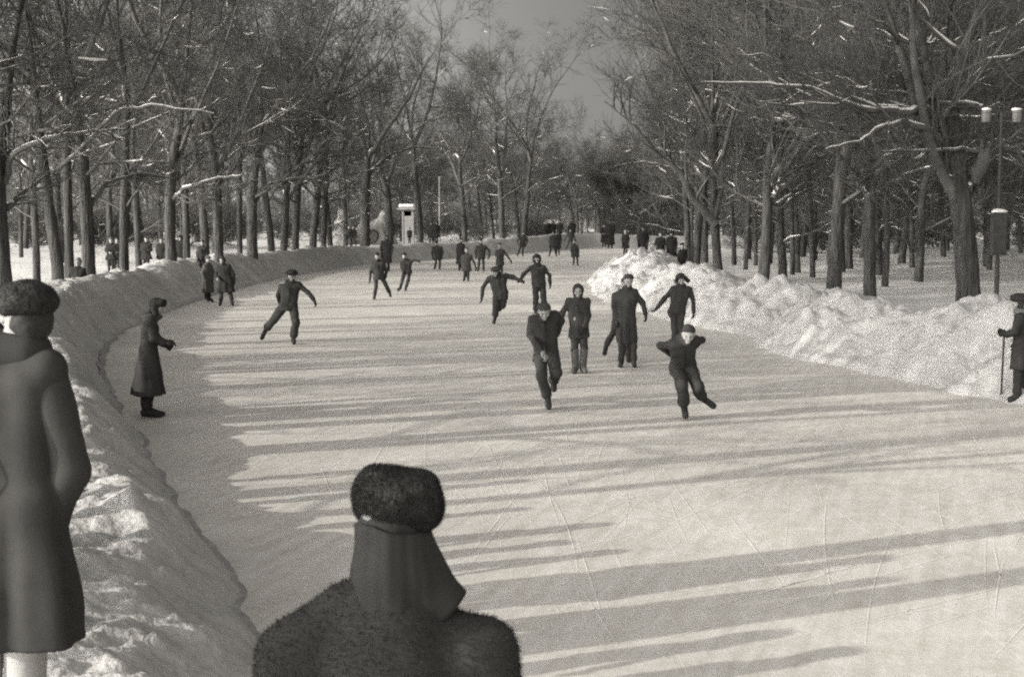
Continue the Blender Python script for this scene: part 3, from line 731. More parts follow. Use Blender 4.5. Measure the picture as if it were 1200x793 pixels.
UP = np.array([0, 0, 1.0])
def hand_fields(wr, d, side, sc, mitten=False, curl=.5):
    """a palm with four bent fingers and a thumb; d points along the hand, side toward the thumb"""
    f = Field(.012); nrm = unit(np.cross(d, side)); side = unit(np.cross(nrm, d))
    f.cap(wr - d * .03 * sc, wr + d * .03 * sc, .036 * sc, .036 * sc)
    if mitten:
        f.cap(wr + d * .03 * sc, wr + d * .10 * sc + nrm * .015 * sc, .045 * sc, .043 * sc); f.cap(wr + d * .10 * sc + nrm * .015 * sc, wr + d * .165 * sc + nrm * .045 * sc, .042 * sc, .03 * sc)
    else:
        for o in (-.027, 0, .027): f.cap(wr + d * .02 * sc + side * o * .7 * sc, wr + d * .09 * sc + side * o * sc, .024 * sc, .021 * sc)
        for o, L in ((-.036, .060), (-.012, .078), (.013, .084), (.037, .074)):
            b = wr + d * .088 * sc + side * o * sc; d1 = unit(d * math.cos(curl * .7) + nrm * math.sin(curl * .7)); d2 = unit(d * math.cos(curl * 1.9) + nrm * math.sin(curl * 1.9))
            m1 = b + d1 * L * .5 * sc; f.cap(b, m1, .0128 * sc, .0118 * sc); f.cap(m1, m1 + d2 * L * .55 * sc, .0115 * sc, .0095 * sc)
    t0 = wr + d * .035 * sc + side * .032 * sc; td = unit(d * .75 + side * .6 + nrm * .2); t1 = t0 + td * .05 * sc
    f.cap(t0, t1, .018 * sc, .0155 * sc); f.cap(t1, t1 + unit(d + nrm * .35 + side * .1) * .04 * sc, .0148 * sc, .012 * sc)
    return f
PCOUNT = [0]
def person(label, anchor, D, J, z0=0.0, group=None, face=(0, -1, -.12), coat=.12, trousers=.11, hat=('ushanka', .07), boots=.085, glove=.09,
           bs=.92, hem=None, flare=.05, skate=True, h=None, faceon=True, hd_s=None, collar=None, bare=(), fold=.009, baggy=0.0, legwear=None, scarf=None, up_=None):
    coat *= .41; trousers *= .40; boots *= .45; glove *= .45
    """J: joints as they show in the photograph (px, py[, metres further away]) turned into metres at distance D"""
    PCOUNT[0] += 1
    ax, ay = anchor; S = F / D
    base = at(ax, ay, D); base[2] = z0
    root = empty('person', base, label, 'person', group)
    def cv(v):
        p = at(v[0], v[1], D + (v[2] if len(v) > 2 else 0)) - base
        return p
    j = {k: cv(v) for k, v in J.items()}
    h = h or (.016 if S > 70 else .02 if S > 38 else .03 if S > 21 else .04)
    far = S < 30
    u = unit(.5 * unit(j['hd'] - .5 * (j['sL'] + j['sR'])) + UP * .9); u = u if up_ is None else unit(np.asarray(up_, float)); fc = np.asarray(face, float); fc = unit(fc - u * fc.dot(u) * .6); u = unit(u - fc * u.dot(fc)); r = unit(np.cross(fc, u))
    hs = (hd_s or (.97 if bs > .9 else .93)); hd = j['hd']
    shm = .5 * (j['sL'] + j['sR']); pv = j['pv']; tax = unit(pv - shm)
    sdir = unit(j['sR'] - j['sL']); hw = .095 * bs; hipL, hipR = pv - sdir * hw, pv + sdir * hw
    if 'qL' in j: hipL, hipR = j['qL'], j['qR']
    sw = np.linalg.norm(j['sR'] - j['sL']) / 2
    # ---- body: one continuous surface
    b = Field(.03)
    b.ell(hd + u * .022 * hs - fc * .012 * hs, (r, fc, u), np.array([.077, .096, .096]) * hs)
    b.cap(hd - u * .035 * hs + fc * .025 * hs, hd - u * .08 * hs + fc * .05 * hs, .058 * hs, .036 * hs)
    b.cap(hd - u * .04 * hs - fc * .02 * hs, shm + UP * .01, .056 * hs, .06 * bs)
    b.cap(j['sL'], j['sR'], .055 * bs)
    for sd in (-1, 1): b.cap(shm + sdir * sd * sw * .5 + tax * .08, pv + sdir * sd * hw * .6, .09 * bs, .095 * bs)
    for a in ('L', 'R'):
        hp = hipL if a == 'L' else hipR
        b.cap(j['s' + a], j['e' + a], .05 * bs, .041 * bs); b.cap(j['e' + a], j['w' + a], .04 * bs, .028 * bs)
        b.cap(hp, j['k' + a], .075 * bs, .05 * bs); b.cap(j['k' + a], j['a' + a], .045 * bs, .024 * bs); b.cap(j['a' + a], j['a' + a] + (j['t' + a] - j['a' + a]) * .75, .022 * bs, .014 * bs)
    nose0, nose1 = hd + fc * .088 * hs + u * .012 * hs, hd + fc * .108 * hs - u * .022 * hs
    body = b.obj('body', max(h, .016), M['skin'], root)
    if S > 38:
        # finer head with features, joined over the body's own head
        f = Field(.014)
        f.c += [q for q in b.c[:2]]
        f.cap(nose0, nose1, .010 * hs, .015 * hs)
        for s_ in (-1, 1):
            f.cap(hd + r * s_ * .016 * hs + fc * .078 * hs + u * .024 * hs, hd + r * s_ * .05 * hs + fc * .066 * hs + u * .026 * hs, .014 * hs)      # brows
            f.cap(hd + r * s_ * .045 * hs + fc * .055 * hs - u * .02 * hs, hd + r * s_ * .04 * hs + fc * .06 * hs - u * .03 * hs, .026 * hs)          # cheeks
            f.cap(hd + r * s_ * .079 * hs + u * .012 * hs, hd + r * s_ * .081 * hs - u * .02 * hs, .016 * hs, .011 * hs)                              # ears
        f.cap(hd + fc * .082 * hs - u * .058 * hs - r * .018 * hs, hd + fc * .082 * hs - u * .058 * hs + r * .018 * hs, .011 * hs)
        f.cap(hd + fc * .068 * hs - u * .088 * hs, hd + fc * .07 * hs - u * .088 * hs, .022 * hs)
        lo, hi = f.bounds(); V, Q = surfnet(f, lo, hi, .0085)
        me = body.data; n = len(me.vertices); co = np.zeros(n * 3, np.float32); me.vertices.foreach_get('co', co); co = co.reshape(-1, 3)
        qd = np.zeros(len(me.polygons) * 4, np.int32); me.polygons.foreach_get('vertices', qd)
        body.data = mesh('body', np.concatenate([co, V]), np.concatenate([qd.reshape(-1, 4), Q + n]), None, M['skin'])
        if faceon:
            for s_ in (-1, 1):
                e = Field(.005); e.ell(hd + r * s_ * .033 * hs + fc * .079 * hs + u * .006 * hs, (r, fc, u), np.array([.015, .011, .008]) * hs); e.obj('eye', .006, M['eye'], root)
            e = Field(.004); e.cap(hd + fc * .092 * hs - u * .058 * hs - r * .02 * hs, hd + fc * .092 * hs - u * .058 * hs + r * .02 * hs, .006 * hs); e.obj('mouth', .005, M['lip'], root)
    # ---- trousers and boots
    t = Field(.035); t.fold = fold if not far else 0; t.ff = 17; t.seed = PCOUNT[0]
    t.cap(hipL, hipR, .105 * bs); t.cap(pv, pv - tax * .12, .105 * bs)
    bl_ = []
    for a in ('L', 'R'):
        hp = hipL if a == 'L' else hipR; k, an, to = j['k' + a], j['a' + a], j['t' + a]
        t.cap(hp, k, (.09 + baggy) * bs, (.068 + baggy) * bs); e = k + (an - k) * (.14 if legwear else .84); t.cap(k, e, (.066 + baggy) * bs, (.068 + baggy * 1.2) * bs)
    t.obj('trousers', h, cloth(trousers), root)
    for a in ('L', 'R'):
        k, an, to = j['k' + a], j['a' + a], j['t' + a]
        leg = unit(an - k); ft = unit(to - an); f = Field(.02)
        if legwear: f.cap(k + leg * .03, an, .080 * bs, .07 * bs)
        else: f.cap(an - leg * .15, an, .05 * bs, .046 * bs)
        heel = an + leg * .05 * bs - ft * .03; tp = to
        f.cap(an, heel, .048 * bs, .045 * bs); f.cap(heel, tp, .046 * bs, .044 * bs); f.cap(an, tp, .044 * bs, .044 * bs)
        bo = f.obj('boot', min(h, .018), cloth(boots if not legwear else legwear), root)
        if skate and not far:
            dn = unit(leg - ft * leg.dot(ft)); c0 = heel + dn * .045 * bs - ft * .04; c1 = tp + dn * .04 * bs + ft * .03; sd = unit(np.cross(ft, dn)) * .004
            V = []
            for p in (c0, c1):
                for q in (dn * .035, -dn * .012):
                    V += [p + q - sd, p + q + sd]
            link('skate_blade', mesh('skate_blade', V, [(0, 1, 3, 2), (4, 6, 7, 5), (0, 4, 5, 1), (2, 3, 7, 6), (0, 2, 6, 4), (1, 5, 7, 3)], None, M['blade'], smooth=False), bo)
    # ---- coat
    c = Field(.03); c.fold = fold * 1.25 if not far else 0; c.ff = 13; c.seed = PCOUNT[0] * 1.3
    c.cap(j['sL'] + UP * -.02, j['sR'] + UP * -.02, .082 * bs)
    c.cap(shm + UP * .03, hd - u * .10 * hs, .085 * bs, .068 * bs)
    for sd in (-1, 1):
        c.cap(shm + sdir * sd * sw * .62 + tax * .09, pv + sdir * sd * hw * .9, .108 * bs, .10 * bs)
    c.cap(shm + tax * .12, pv - tax * .08, .125 * bs, .115 * bs)
    if hem is not None:
        hz = cv((ax, hem))[2]; mid = cv((ax, hem)); hx = .5 * (j['kL'] + j['kR']) * .5 + .5 * pv
        for sd in (-1, 1):
            q = np.array([hx[0], hx[1], hz - .02]) + sdir * sd * (hw + flare * .8); c.cap(pv + sdir * sd * hw, q, .12 * bs, (.10 + flare) * bs)
        q = np.array([hx[0], hx[1], hz - .02]); c.cap(pv, q, .14 * bs, (.13 + flare) * bs)
        c.cut((0, 0, hz), (0, 0, -1))
        if not far: c.drape = (pv[0], pv[1], pv[2] + .12, .011, 7, PCOUNT[0] * 1.7)
    else:
        c.cap(pv - tax * .02, pv + tax * .12, .125 * bs, .15 * bs)
        for sd in (-1, 1): c.cap(pv + sdir * sd * hw * .8, pv + sdir * sd * hw + tax * .12, .115 * bs, .12 * bs)
        c.cut(pv + tax * .115, tax)
    for a in ('L', 'R'):
        c.cap(j['s' + a] - UP * .01, j['e' + a], .068 * bs, .057 * bs); c.cap(j['e' + a], j['w' + a], .057 * bs, .05 * bs)
    c.obj('coat', h, cloth(coat), root)
    if S > 30 and faceon and hem is None:
        fr = unit(fc - tax * fc.dot(tax)); q0 = shm + fr * .125 * bs + tax * .06; q1 = pv + fr * .155 * bs + tax * .08; T_ = Tubes(); T_.add(np.array([q0, .5 * (q0 + q1) + fr * .02, q1]), np.array([.012, .013, .012]), 6, .6)
        link('button_band', T_.mesh('button_band', cloth(coat * .75)), root)
    if S > 30 and not collar and hat and hat[0] != 'hood':
        f = Field(.02); f.cap(shm + UP * .045 - sdir * .045, shm + UP * .045 + sdir * .045, .082 * bs); f.cap(shm + UP * .04, hd - u * .11 * hs, .085 * bs, .07 * bs); f.cut(hd - u * .088 * hs, unit(u + .25 * fc)); f.obj('collar', min(h, .018), cloth(coat * .85), root)
    if collar:
        f = Field(.03); f.fold = .006; f.cap(shm + UP * .05 - sdir * .05, shm + UP * .05 + sdir * .05, .10 * bs); f.cap(shm + UP * .05, hd - u * .09 * hs, .105 * bs, .085 * bs)
        f.cut(hd - u * .075 * hs, u); f.obj('collar', min(h, .02), furm(collar), root)
    if scarf:
        f = Field(.02); f.cap(hd - u * .12 * hs, hd - u * .135 * hs, .085 * bs); f.obj('scarf', min(h, .02), cloth(scarf), root)
    # ---- gloves
    for a in ('L', 'R'):
        d = unit(j['w' + a] - j['e' + a])
        if 'h' + a in j: d = unit(j['h' + a] - j['w' + a])
        sd = fc - d * fc.dot(d); sd = unit(sd if np.linalg.norm(sd) > .2 else sdir)
        hf = hand_fields(j['w' + a] + d * .02, d, sd, 1.0 * bs if not far else 1.1 * bs, mitten=far, curl=.55)
        skin_hand = a in bare
        hf.obj('hand' if skin_hand else 'glove', .008 if S > 38 else .014 if not far else .022, M['skin'] if skin_hand else cloth(glove), root)
    # ---- hat
    if hat:
        kind, hv = hat; f = Field(.03); f.fold = .004 if not far else 0; f.ff = 40; hh = min(h, .016) if not far else .025
        up = lambda a_, b_=0, c_=0: hd + u * a_ * hs + fc * b_ * hs + r * c_ * hs
        pl_n = unit(u - .42 * fc)
        if kind in ('ushanka', 'flaps'):
            f.ell(up(.075, -.012), (r, fc, u), np.array([.098, .118, .075]) * hs); f.ell(up(.058, -.005), (r, fc, u), np.array([.118, .124, .048]) * hs)
            f.cap(up(.095, .072, -.045), up(.095, .072, .045), .036 * hs)
            if kind == 'flaps':
                f.cap(up(.045, -.01, -.09), up(-.03, -.01, -.165), .042 * hs, .054 * hs); f.cap(up(.04, -.01, .09), up(-.05, .0, .115), .038 * hs, .042 * hs)
            else:
                for s_ in (-1, 1): f.cap(up(.03, -.005, s_ * .09), up(-.075, .012, s_ * .085), .04 * hs, .042 * hs)
                f.cap(up(.02, -.09, -.05), up(-.04, -.075, .05), .045 * hs)
            m_ = furm(hv * .6)
        elif kind == 'kubanka':
            f.ell(up(.07, -.005), (r, fc, u), np.array([.148, .155, .062]) * hs); f.ell(up(.095, -.01), (r, fc, u), np.array([.11, .12, .055]) * hs); m_ = furm(hv * .6)
        elif kind == 'beret':
            f.ell(up(.085, -.01, -.03), (r, unit(fc + .2 * u), u), np.array([.142, .15, .05]) * hs); f.ell(up(.06, -.01), (r, fc, u), np.array([.095, .112, .05]) * hs); m_ = cloth(hv * .62)
        elif kind == 'knit':
            f.ell(up(.045, -.014), (r, fc, u), np.array([.096, .116, .105]) * hs); f.cut(up(.035), -pl_n); m_ = cloth(hv * .62, 12)
        elif kind == 'cap':
            f.ell(up(.052, -.014), (r, fc, u), np.array([.104, .125, .085]) * hs); f.cut(up(.03), -pl_n); f.cap(up(.052, .10, -.04), up(.052, .10, .04), .022 * hs); f.cap(up(.045, .13, -.025), up(.045, .13, .025), .014 * hs); m_ = cloth(hv * .62, 12)
        elif kind == 'hood':
            f.ell(up(.01, -.02), (r, fc, u), np.array([.108, .125, .132]) * hs); f.cap(up(-.09, -.01), up(-.11, 0), .085 * hs)
            f.sub.append((('e', up(-.012, .12), np.array([r, fc, u]), np.array([.068, .12, .088]) * hs, 0), 0)); m_ = cloth(hv * .62, 12)
        ht = f.obj('hat', hh, m_, root)
    return root, j

def std(px, py, ht, D, kind='stand', face=1, w=1.0, seed=0):
    """joints of a plain standing figure: px of the feet, py of the feet, height in px"""
    rr = random.Random(seed); q = ht / 100.0; o = rr.uniform(-2, 2) * q
    X = lambda a, b, c=0: (px + a * q * w, py - b * q, c)
    J = dict(hd=X(o * .3, 92.5), sL=X(-11, 80), sR=X(11, 80), eL=X(-15, 64), eR=X(15, 64), wL=X(-13, 49, -.08), wR=X(13, 49, -.08), pv=X(0, 52),
             kL=X(-5, 28, -.03), kR=X(5, 28, -.03), aL=X(-5.5, 6), aR=X(5.5, 6), tL=X(-7, 2, -.14), tR=X(7, 2, -.14))
    if kind == 'hands':  J.update(wL=X(-4, 58, -.2), wR=X(4, 58, -.2), eL=X(-16, 63, -.03), eR=X(16, 63, -.03))
    if kind == 'walk':   J.update(kL=X(-9, 29, -.05), aL=X(-14, 6, .05), tL=X(-17, 2, -.05), kR=X(8, 29), aR=X(13, 6), tR=X(15, 2, -.1))
    if kind == 'skate':  J.update(kL=X(-10, 31, .05), aL=X(-19, 15, .25), tL=X(-23, 8, .2), kR=X(4, 28, -.1), wL=X(-24, 54, -.05), eL=X(-18, 66), wR=X(22, 55), eR=X(17, 66))
    return J
SK = 'skaters on the ice'; SP_ = 'spectators along the snowbanks'
# ------------------------------------------------------------------ the skaters nearest the camera
def DG(py): return float(ground(600, py)[1])
# 1 leaning skater linked arm in arm
person('leaning skater in dark jacket looking down, bare hand at waist, arm linked with another', (642, 478), DG(478),
  dict(hd=(637.5,365,-.30), sL=(624,372,-.12), sR=(650.5,369,-.1), eL=(620.5,393,-.1), wL=(634.5,411,-.28), eR=(658,376,.05), wR=(652,392,.16), pv=(640,414,.05),
       kL=(635.5,442,-.14), aL=(641.5,466,0), tL=(643,476,-.16), kR=(652,436,-.18), aR=(649,447,.30), tR=(649,456,.42)),
  group=SK, face=(.12,-1,-.55), hat=('cap', .09), coat=.115, trousers=.125, bare=('L',), baggy=.012, bs=.96, boots=.13)
stk = Tubes(); p0 = at(639.5, 413, DG(478) - .33); p1 = at(645.5, 441, DG(478) - .22); stk.add(np.array([p0 + (p0 - p1) * .25, p0, (p0 + p1) / 2, p1]), np.array([.011, .012, .012, .012]), 8)
o = link('short_stick', stk.mesh('short_stick', M['dark_wood'])); tag(o, 'short dark stick held in the bare hand of the leaning skater', 'stick')
# 2 companion
person('teenager in a dark zipped jacket and pale felt leggings, arm linked with the leaning skater', (680, 437), DG(437),
  dict(hd=(677.4,341,-.03), sL=(667,352.5), sR=(688,353), eL=(658,368,-.03), wL=(655,380,-.12), eR=(690,369), wR=(685,383,-.14), pv=(678.5,388),
       kL=(673.5,408,-.03), aL=(674.5,430), tL=(671.5,434.5,-.15), kR=(684.5,408,-.03), aR=(683,430), tR=(686,434.5,-.15)),
  group=SK, face=(-.1,-1,-.1), hat=('hood', .08), coat=.12, trousers=.13, legwear=.11, bs=.93)
# 3 woman in a coat with someone behind
person('woman in a knee length dark coat and wool cap, gliding with one arm held out', (735, 430), DG(430),
  dict(hd=(736.5,329,-.04), sL=(725,344), sR=(744.5,342), eL=(720,359), wL=(722.5,373,-.05), eR=(753,355), wR=(756.5,367,-.03), hR=(757.5,378,-.03), pv=(733.5,376),
       kL=(729,408,-.05), aL=(728.2,422.5), tL=(727,428,-.16), kR=(742,407,-.05), aR=(742.3,422.5), tR=(743.5,428,-.16)),
  group=SK, face=(.1,-1,-.35), hat=('cap', .085), coat=.11, trousers=.12, hem=402, flare=.0, bs=.95)
person('skater half hidden behind the woman in the coat, kicking one leg back', (733, 424), DG(424),
  dict(hd=(733,333,.0), sL=(721,345), sR=(741,345), eL=(719,359), wL=(721,371), eR=(743,358), wR=(742,370), pv=(728.5,377),
       kL=(719,390,.1), aL=(711,404,.35), tL=(708.5,414,.32), kR=(735,402), aR=(736,415.5), tR=(736.5,422,-.14)),
  group=SK, faceon=False, hat=('knit', .09), coat=.12, trousers=.11, bs=.95)
# 4 flap hat
person('skater in a short buttoned jacket and fur hat with its ear flaps sticking out', (795, 404), DG(404),
  dict(hd=(798,327.5,-.03), sL=(789,338), sR=(807.5,338), eL=(778.5,350), wL=(770.5,360.5,-.05), hL=(764,367,-.08), eR=(812.5,351), wR=(812.8,364), pv=(793,366),
       kL=(790.5,384), aL=(790.5,398), tL=(789.5,402.5,-.15), kR=(798,384), aR=(799,398), tR=(800,402.5,-.15)),
  group=SK, face=(.15,-1,-.05), hat=('flaps', .075), coat=.115, trousers=.14, hem=367.5, flare=.01, bs=.97)
# 5 crouching skater
person('skater bent low with hands clasped behind the back and one leg pushed sideways', (803, 491), DG(491),
  dict(hd=(806.6,392,-.42), sL=(789,402,-.20), sR=(813,397,-.20), eL=(774.5,405,.02), wL=(789,416,.24), eR=(823,398,.05), wR=(806,410,.26), pv=(800,428,.20),
       kL=(799.5,451,-.16), aL=(801.5,475,.02), tL=(803.5,487,-.14), kR=(817.5,453,-.1), aR=(823,465.5,.18), tR=(836,475.5,.12)),
  group=SK, face=(-.05,-1,-.25), hat=('knit', .07), coat=.12, trousers=.12, bs=.95, baggy=.02)
# 6 lone skater on the left
person('lone skater in a dark sweater and wide flat fur hat, one leg swung back', (344, 403), DG(403),
  dict(hd=(341.8,323.5,-.05), sL=(331,334), sR=(350,333), eL=(326.5,345,.08), wL=(328,355,.24), eR=(361,343), wR=(367,350.5,-.03), hR=(371,357,-.05), pv=(338,358),
       kL=(319.5,376,.12), aL=(312.5,384.5,.36), tL=(307,396,.34), kR=(346.5,377,-.08), aR=(343.8,395.5), tR=(344.5,401.5,-.15)),
  group=SK, face=(.1,-1,-.05), hat=('kubanka', .06), coat=.105, trousers=.12, baggy=.02, bs=1.0)
# 7, 8 the couple holding hands
person('boy in a beret and long jacket, on one leg beside a taller skater', (579, 380), DG(380),
  dict(hd=(580,318.8,-.14), sL=(573,326), sR=(592,322), eL=(566,337), wL=(564.6,348), hL=(563.7,357), eR=(601,325), wR=(608.5,327.8,-.1), pv=(586.5,343),
       kL=(581,358,-.12), aL=(580.3,370.5), tL=(578.8,377.5,-.15), kR=(589,358,-.05), aR=(586,358,.35), tR=(586,363,.44)),
  group=SK, face=(.05,-1,-.4), hat=('beret', .07), coat=.12, trousers=.12, hem=351, flare=.0, bs=.98, baggy=.02)
person('tall skater in a round fur cap holding the hand of the boy in the beret', (632, 371), DG(371),
  dict(hd=(629,303,-.03), sL=(622.5,313), sR=(637,313), eL=(614,321), wL=(610.8,326.5,-.1), eR=(644,322.5), wR=(644.6,331.5), pv=(631.5,332),
       kL=(627.8,348), aL=(628,363.5), tL=(627,368.5,-.15), kR=(637.2,348), aR=(638,363.5), tR=(639,368.5,-.15)),
  group=SK, face=(.1,-1,-.05), hat=('ushanka', .065), coat=.11, trousers=.12, baggy=.015, bs=1.02)
# 9-11
person('skater striding with one long arm hanging, in front of the tall man in an overcoat', (440, 351), DG(351),
  dict(hd=(442,300.5,-.08), sL=(437,308), sR=(448.5,307), eL=(434.3,318.5), wL=(433.6,327), eR=(453,317,.1), wR=(451.5,325,.2), pv=(444,324),
       kL=(440.5,336,-.1), aL=(439.2,345.5), tL=(438.4,349.5,-.15), kR=(453,336,.05), aR=(456.3,342,.3), tR=(457.5,346.5,.28)),
  group=SK, face=(.0,-1,-.2), hat=('knit', .075), coat=.11, trousers=.11, bs=1.0)
person('tall man in a long dark overcoat standing behind the striding skater', (453, 318), 76.0,
  std(453, 318, 43, 76, 'stand', w=1.05), group=SK, hat=('ushanka', .11), coat=.10, trousers=.1, hem=308, bs=1.08, skate=False)
person('boy leaning back with one arm flung out to the right', (473, 341), DG(341),
  dict(hd=(473.8,300.2,-.05), sL=(471.2,307.5), sR=(481,306), eL=(470.5,313.5), wL=(472.6,317.5,-.1), eR=(485.5,305,-.05), wR=(488.3,305.6,-.08), pv=(477,318),
       kL=(471.6,328,-.05), aL=(469.4,336.5), tL=(466.5,339.5,-.1), kR=(478.6,328,-.03), aR=(475.6,336.8), tR=(475.3,340,-.14)),
  group=SK, face=(-.5,-1,-.1), hat=('knit', .07), coat=.10, trousers=.12, bs=.95)
# 12-20 farther off
person('skater in a short jacket seen from behind near the far snowbank', (512.5, 315.5), DG(315.5),
  dict(hd=(510.8,284.8), sL=(507.6,290), sR=(517,290), eL=(506.2,296), wL=(507,300.5), eR=(519,296), wR=(517.8,300), pv=(512.8,301.5), kL=(510.9,308), aL=(509.6,313.4), tL=(509,315,-.1), kR=(515.6,307.5), aR=(515.3,313.4), tR=(515.3,315,.1)),
  group=SK, face=(.3,1,0), hat=('knit', .08), coat=.12, trousers=.14, bs=.97)
person('child in a knee length coat walking in front of a dark coated woman', (546.5, 329.5), DG(329.5),
  dict(hd=(546.7,293.3), sL=(542.3,300), sR=(551.3,299.3), eL=(541,307), wL=(541.8,312), eR=(555.3,307), wR=(557,312), pv=(546.8,311.6), kL=(545,320), aL=(544.2,326.5), tL=(543.2,328.6,-.08), kR=(548.6,320), aR=(548.6,326.5), tR=(549,328.6,-.1)),
  group=SK, hat=('knit', .11), coat=.12, trousers=.1, hem=318, flare=.03, bs=.93, skate=False)
person('woman in a long dark coat standing sideways behind the walking child', (540, 317), DG(317), std(540, 317, 38, 76, w=.8), group=SK, hat=('knit', .07), coat=.09, trousers=.09, hem=309.5, bs=1.0, skate=False)
person('man standing straight on skates, legs apart and arms slightly out', (563.5, 318), DG(318),
  dict(hd=(563.6,283), sL=(559,289), sR=(569,289), eL=(557.2,294.5), wL=(557.8,299), eR=(573.4,294), wR=(573.2,299), pv=(564,300.5), kL=(561.3,308.5), aL=(560.4,315.5), tL=(560,317.4,-.1), kR=(566.5,308.5), aR=(566.6,315.5), tR=(567,317.4,-.1)),
  group=SK, hat=('knit', .065), coat=.105, trousers=.11, bs=1.02)
person('woman in a belted coat with one arm out, behind the boy in the beret', (586.5, 322), DG(322),
  dict(hd=(585.8,288), sL=(582,294), sR=(590,293.5), eL=(580.8,299), wL=(585,300.5,-.15), eR=(594,299), wR=(597.6,304), pv=(585.8,304.5), kL=(584.5,312.5), aL=(584.5,319.5), tL=(584,321.3,-.1), kR=(588,312.5), aR=(588.3,319.5), tR=(588.7,321.3,-.1)),
  group=SK, hat=('knit', .07), coat=.12, trousers=.1, hem=311, flare=.02, bs=.96, scarf=.16)
person('person in a hip length coat bending one arm, skating by the far snowbank', (610, 300), DG(300),
  dict(hd=(614,273.8), sL=(609.6,278.5), sR=(617,278.2), eL=(606.2,281.5), wL=(607,284,-.2), eR=(618,283), wR=(616.5,286.5), pv=(612.2,286), kL=(609,292.5), aL=(607.2,297.8), tL=(606,299.5,-.05), kR=(612.8,292.5), aR=(612.5,298), tR=(613,299.6,-.1)),
  group=SK, hat=('knit', .1), coat=.12, trousers=.11, hem=289.5, flare=.02, bs=1.02)
person('broad figure in a knee length coat standing at the far end of the ice', (649, 300.5), DG(300.5), std(648, 300.5, 29, 105, 'walk'), group=SK, hat=('knit', .16), coat=.115, trousers=.1, hem=291.3, flare=.04, bs=1.06)
person('man close behind the broad figure at the far end of the ice', (653, 298.5), DG(298.5), std(653.5, 298.5, 28, 110), group=SK, hat=('ushanka', .06), coat=.08, trousers=.08, hem=291, bs=1.05)
person('small child in a flared coat standing alone at the far end of the ice', (674.5, 311), DG(311),
  dict(hd=(672.8,283), sL=(670.2,288), sR=(676,288), eL=(669,293.5), wL=(669.7,297), eR=(678,293.5), wR=(678,298), pv=(673.8,296.5), kL=(672.6,303.5), aL=(672.2,309), tL=(671.8,310.6,-.05), kR=(676.6,303.5), aR=(676.8,309), tR=(677.4,310.6,-.05)),
  group=SK, hat=('knit', .15), coat=.12, trousers=.12, hem=301.5, flare=.06, bs=.92, skate=False)
person('skater leaning into a stride behind the small child', (668, 294), DG(294), std(668.5, 294, 25.5, 120, 'skate'), group=SK, hat=('knit', .11), coat=.09, trousers=.09, bs=1.02)

# ------------------------------------------------------------------ people standing along the rink
# long overcoat man at the left, in profile
person('man in long dark overcoat and ear flap hat, in profile by the left snowbank', (178, 488), DG(488),
  dict(hd=(184.8,361,0), sL=(175.5,376,-.17), sR=(177.5,376,.17), eL=(179,396,-.24), wL=(191,401,-.2), hL=(199,400.5,-.18), eR=(183,396,.22), wR=(192,402,.18), pv=(174.5,413),
       kL=(171.5,450,-.08), aL=(171,480,-.08), tL=(187,485.5,-.09), kR=(174,450,.09), aR=(174,480,.1), tR=(190,485.5,.1)),
  group=SP_, face=(1,-.2,-.1), up_=(.06,0,1), hat=('ushanka', .06), coat=.10, trousers=.10, hem=461.5, flare=.10, bs=1.0, skate=False, faceon=False, collar=.085)
# right man with stick
person('man in a dark winter coat leaning on a thin stick, at the right edge', (1192, 471), DG(471),
  dict(hd=(1193.5,354.5,0), sL=(1196,371,-.18), sR=(1197,371,.18), eL=(1190,388,-.24), wL=(1180.5,391.5,-.16), hL=(1176,390,-.16), eR=(1199,390,.24), wR=(1194,400,.2), pv=(1197,405),
       kL=(1193,437,-.1), aL=(1192,463,-.1), tL=(1184,468,-.1), kR=(1200,437,.1), aR=(1201,463,.1), tR=(1193,468,.1)),
  group=SP_, face=(-1,-.15,-.15), hat=('ushanka', .07), coat=.09, trousers=.095, hem=432, flare=.04, bs=1.0, skate=False, faceon=False, collar=.16)
stk = Tubes(); p0 = at(1177, 386, DG(471) - .18); p1 = ground(1173, 468); stk.add(np.array([p0, p0 * .6 + p1 * .4, p0 * .3 + p1 * .7, p1]), np.array([.016, .015, .015, .014]), 8)
o = link('walking_stick', stk.mesh('walking_stick', M['dark_wood'])); tag(o, 'thin straight stick held by the man at the right edge, planted on the ice', 'stick')
# pair under the left bank
person('woman in a grey coat with dark sleeves beside the left snowbank, turned to a companion', (244, 354), DG(354),
  dict(hd=(244,304.5), sL=(240,311.5,-.08), sR=(247,311.5,.12), eL=(237.5,320,-.15), wL=(239.5,326,-.2), eR=(250,320,.12), wR=(248.5,327,.05), pv=(243.5,325.5),
       kL=(242,338), aL=(241.8,348), tL=(244.5,352,-.06), kR=(244.5,338,.08), aR=(245,348.5,.08), tR=(248.8,352.3,.06)),
  group=SP_, face=(.8,-.6,-.1), hat=('knit', .14), coat=.20, trousers=.09, hem=343, flare=.02, bs=.98, skate=False)
person('woman in a wide dark hooded coat standing with feet apart beside the woman in grey', (265.5, 358), DG(358),
  dict(hd=(260.3,305.2,-.04), sL=(255.8,312.5), sR=(268.5,312), eL=(253,321.5), wL=(255,325.5,-.15), eR=(274,322), wR=(274.3,328), pv=(264.5,327),
       kL=(259.8,342,-.02), aL=(258.6,353), tL=(257.8,356.7,-.14), kR=(269.8,342,-.02), aR=(271.6,352.5), tR=(272.8,356.4,-.14)),
  group=SP_, face=(-.5,-1,-.1), hat=('hood', .085), coat=.085, trousers=.13, hem=342.5, flare=.05, bs=1.02, skate=False, bare=('L',))
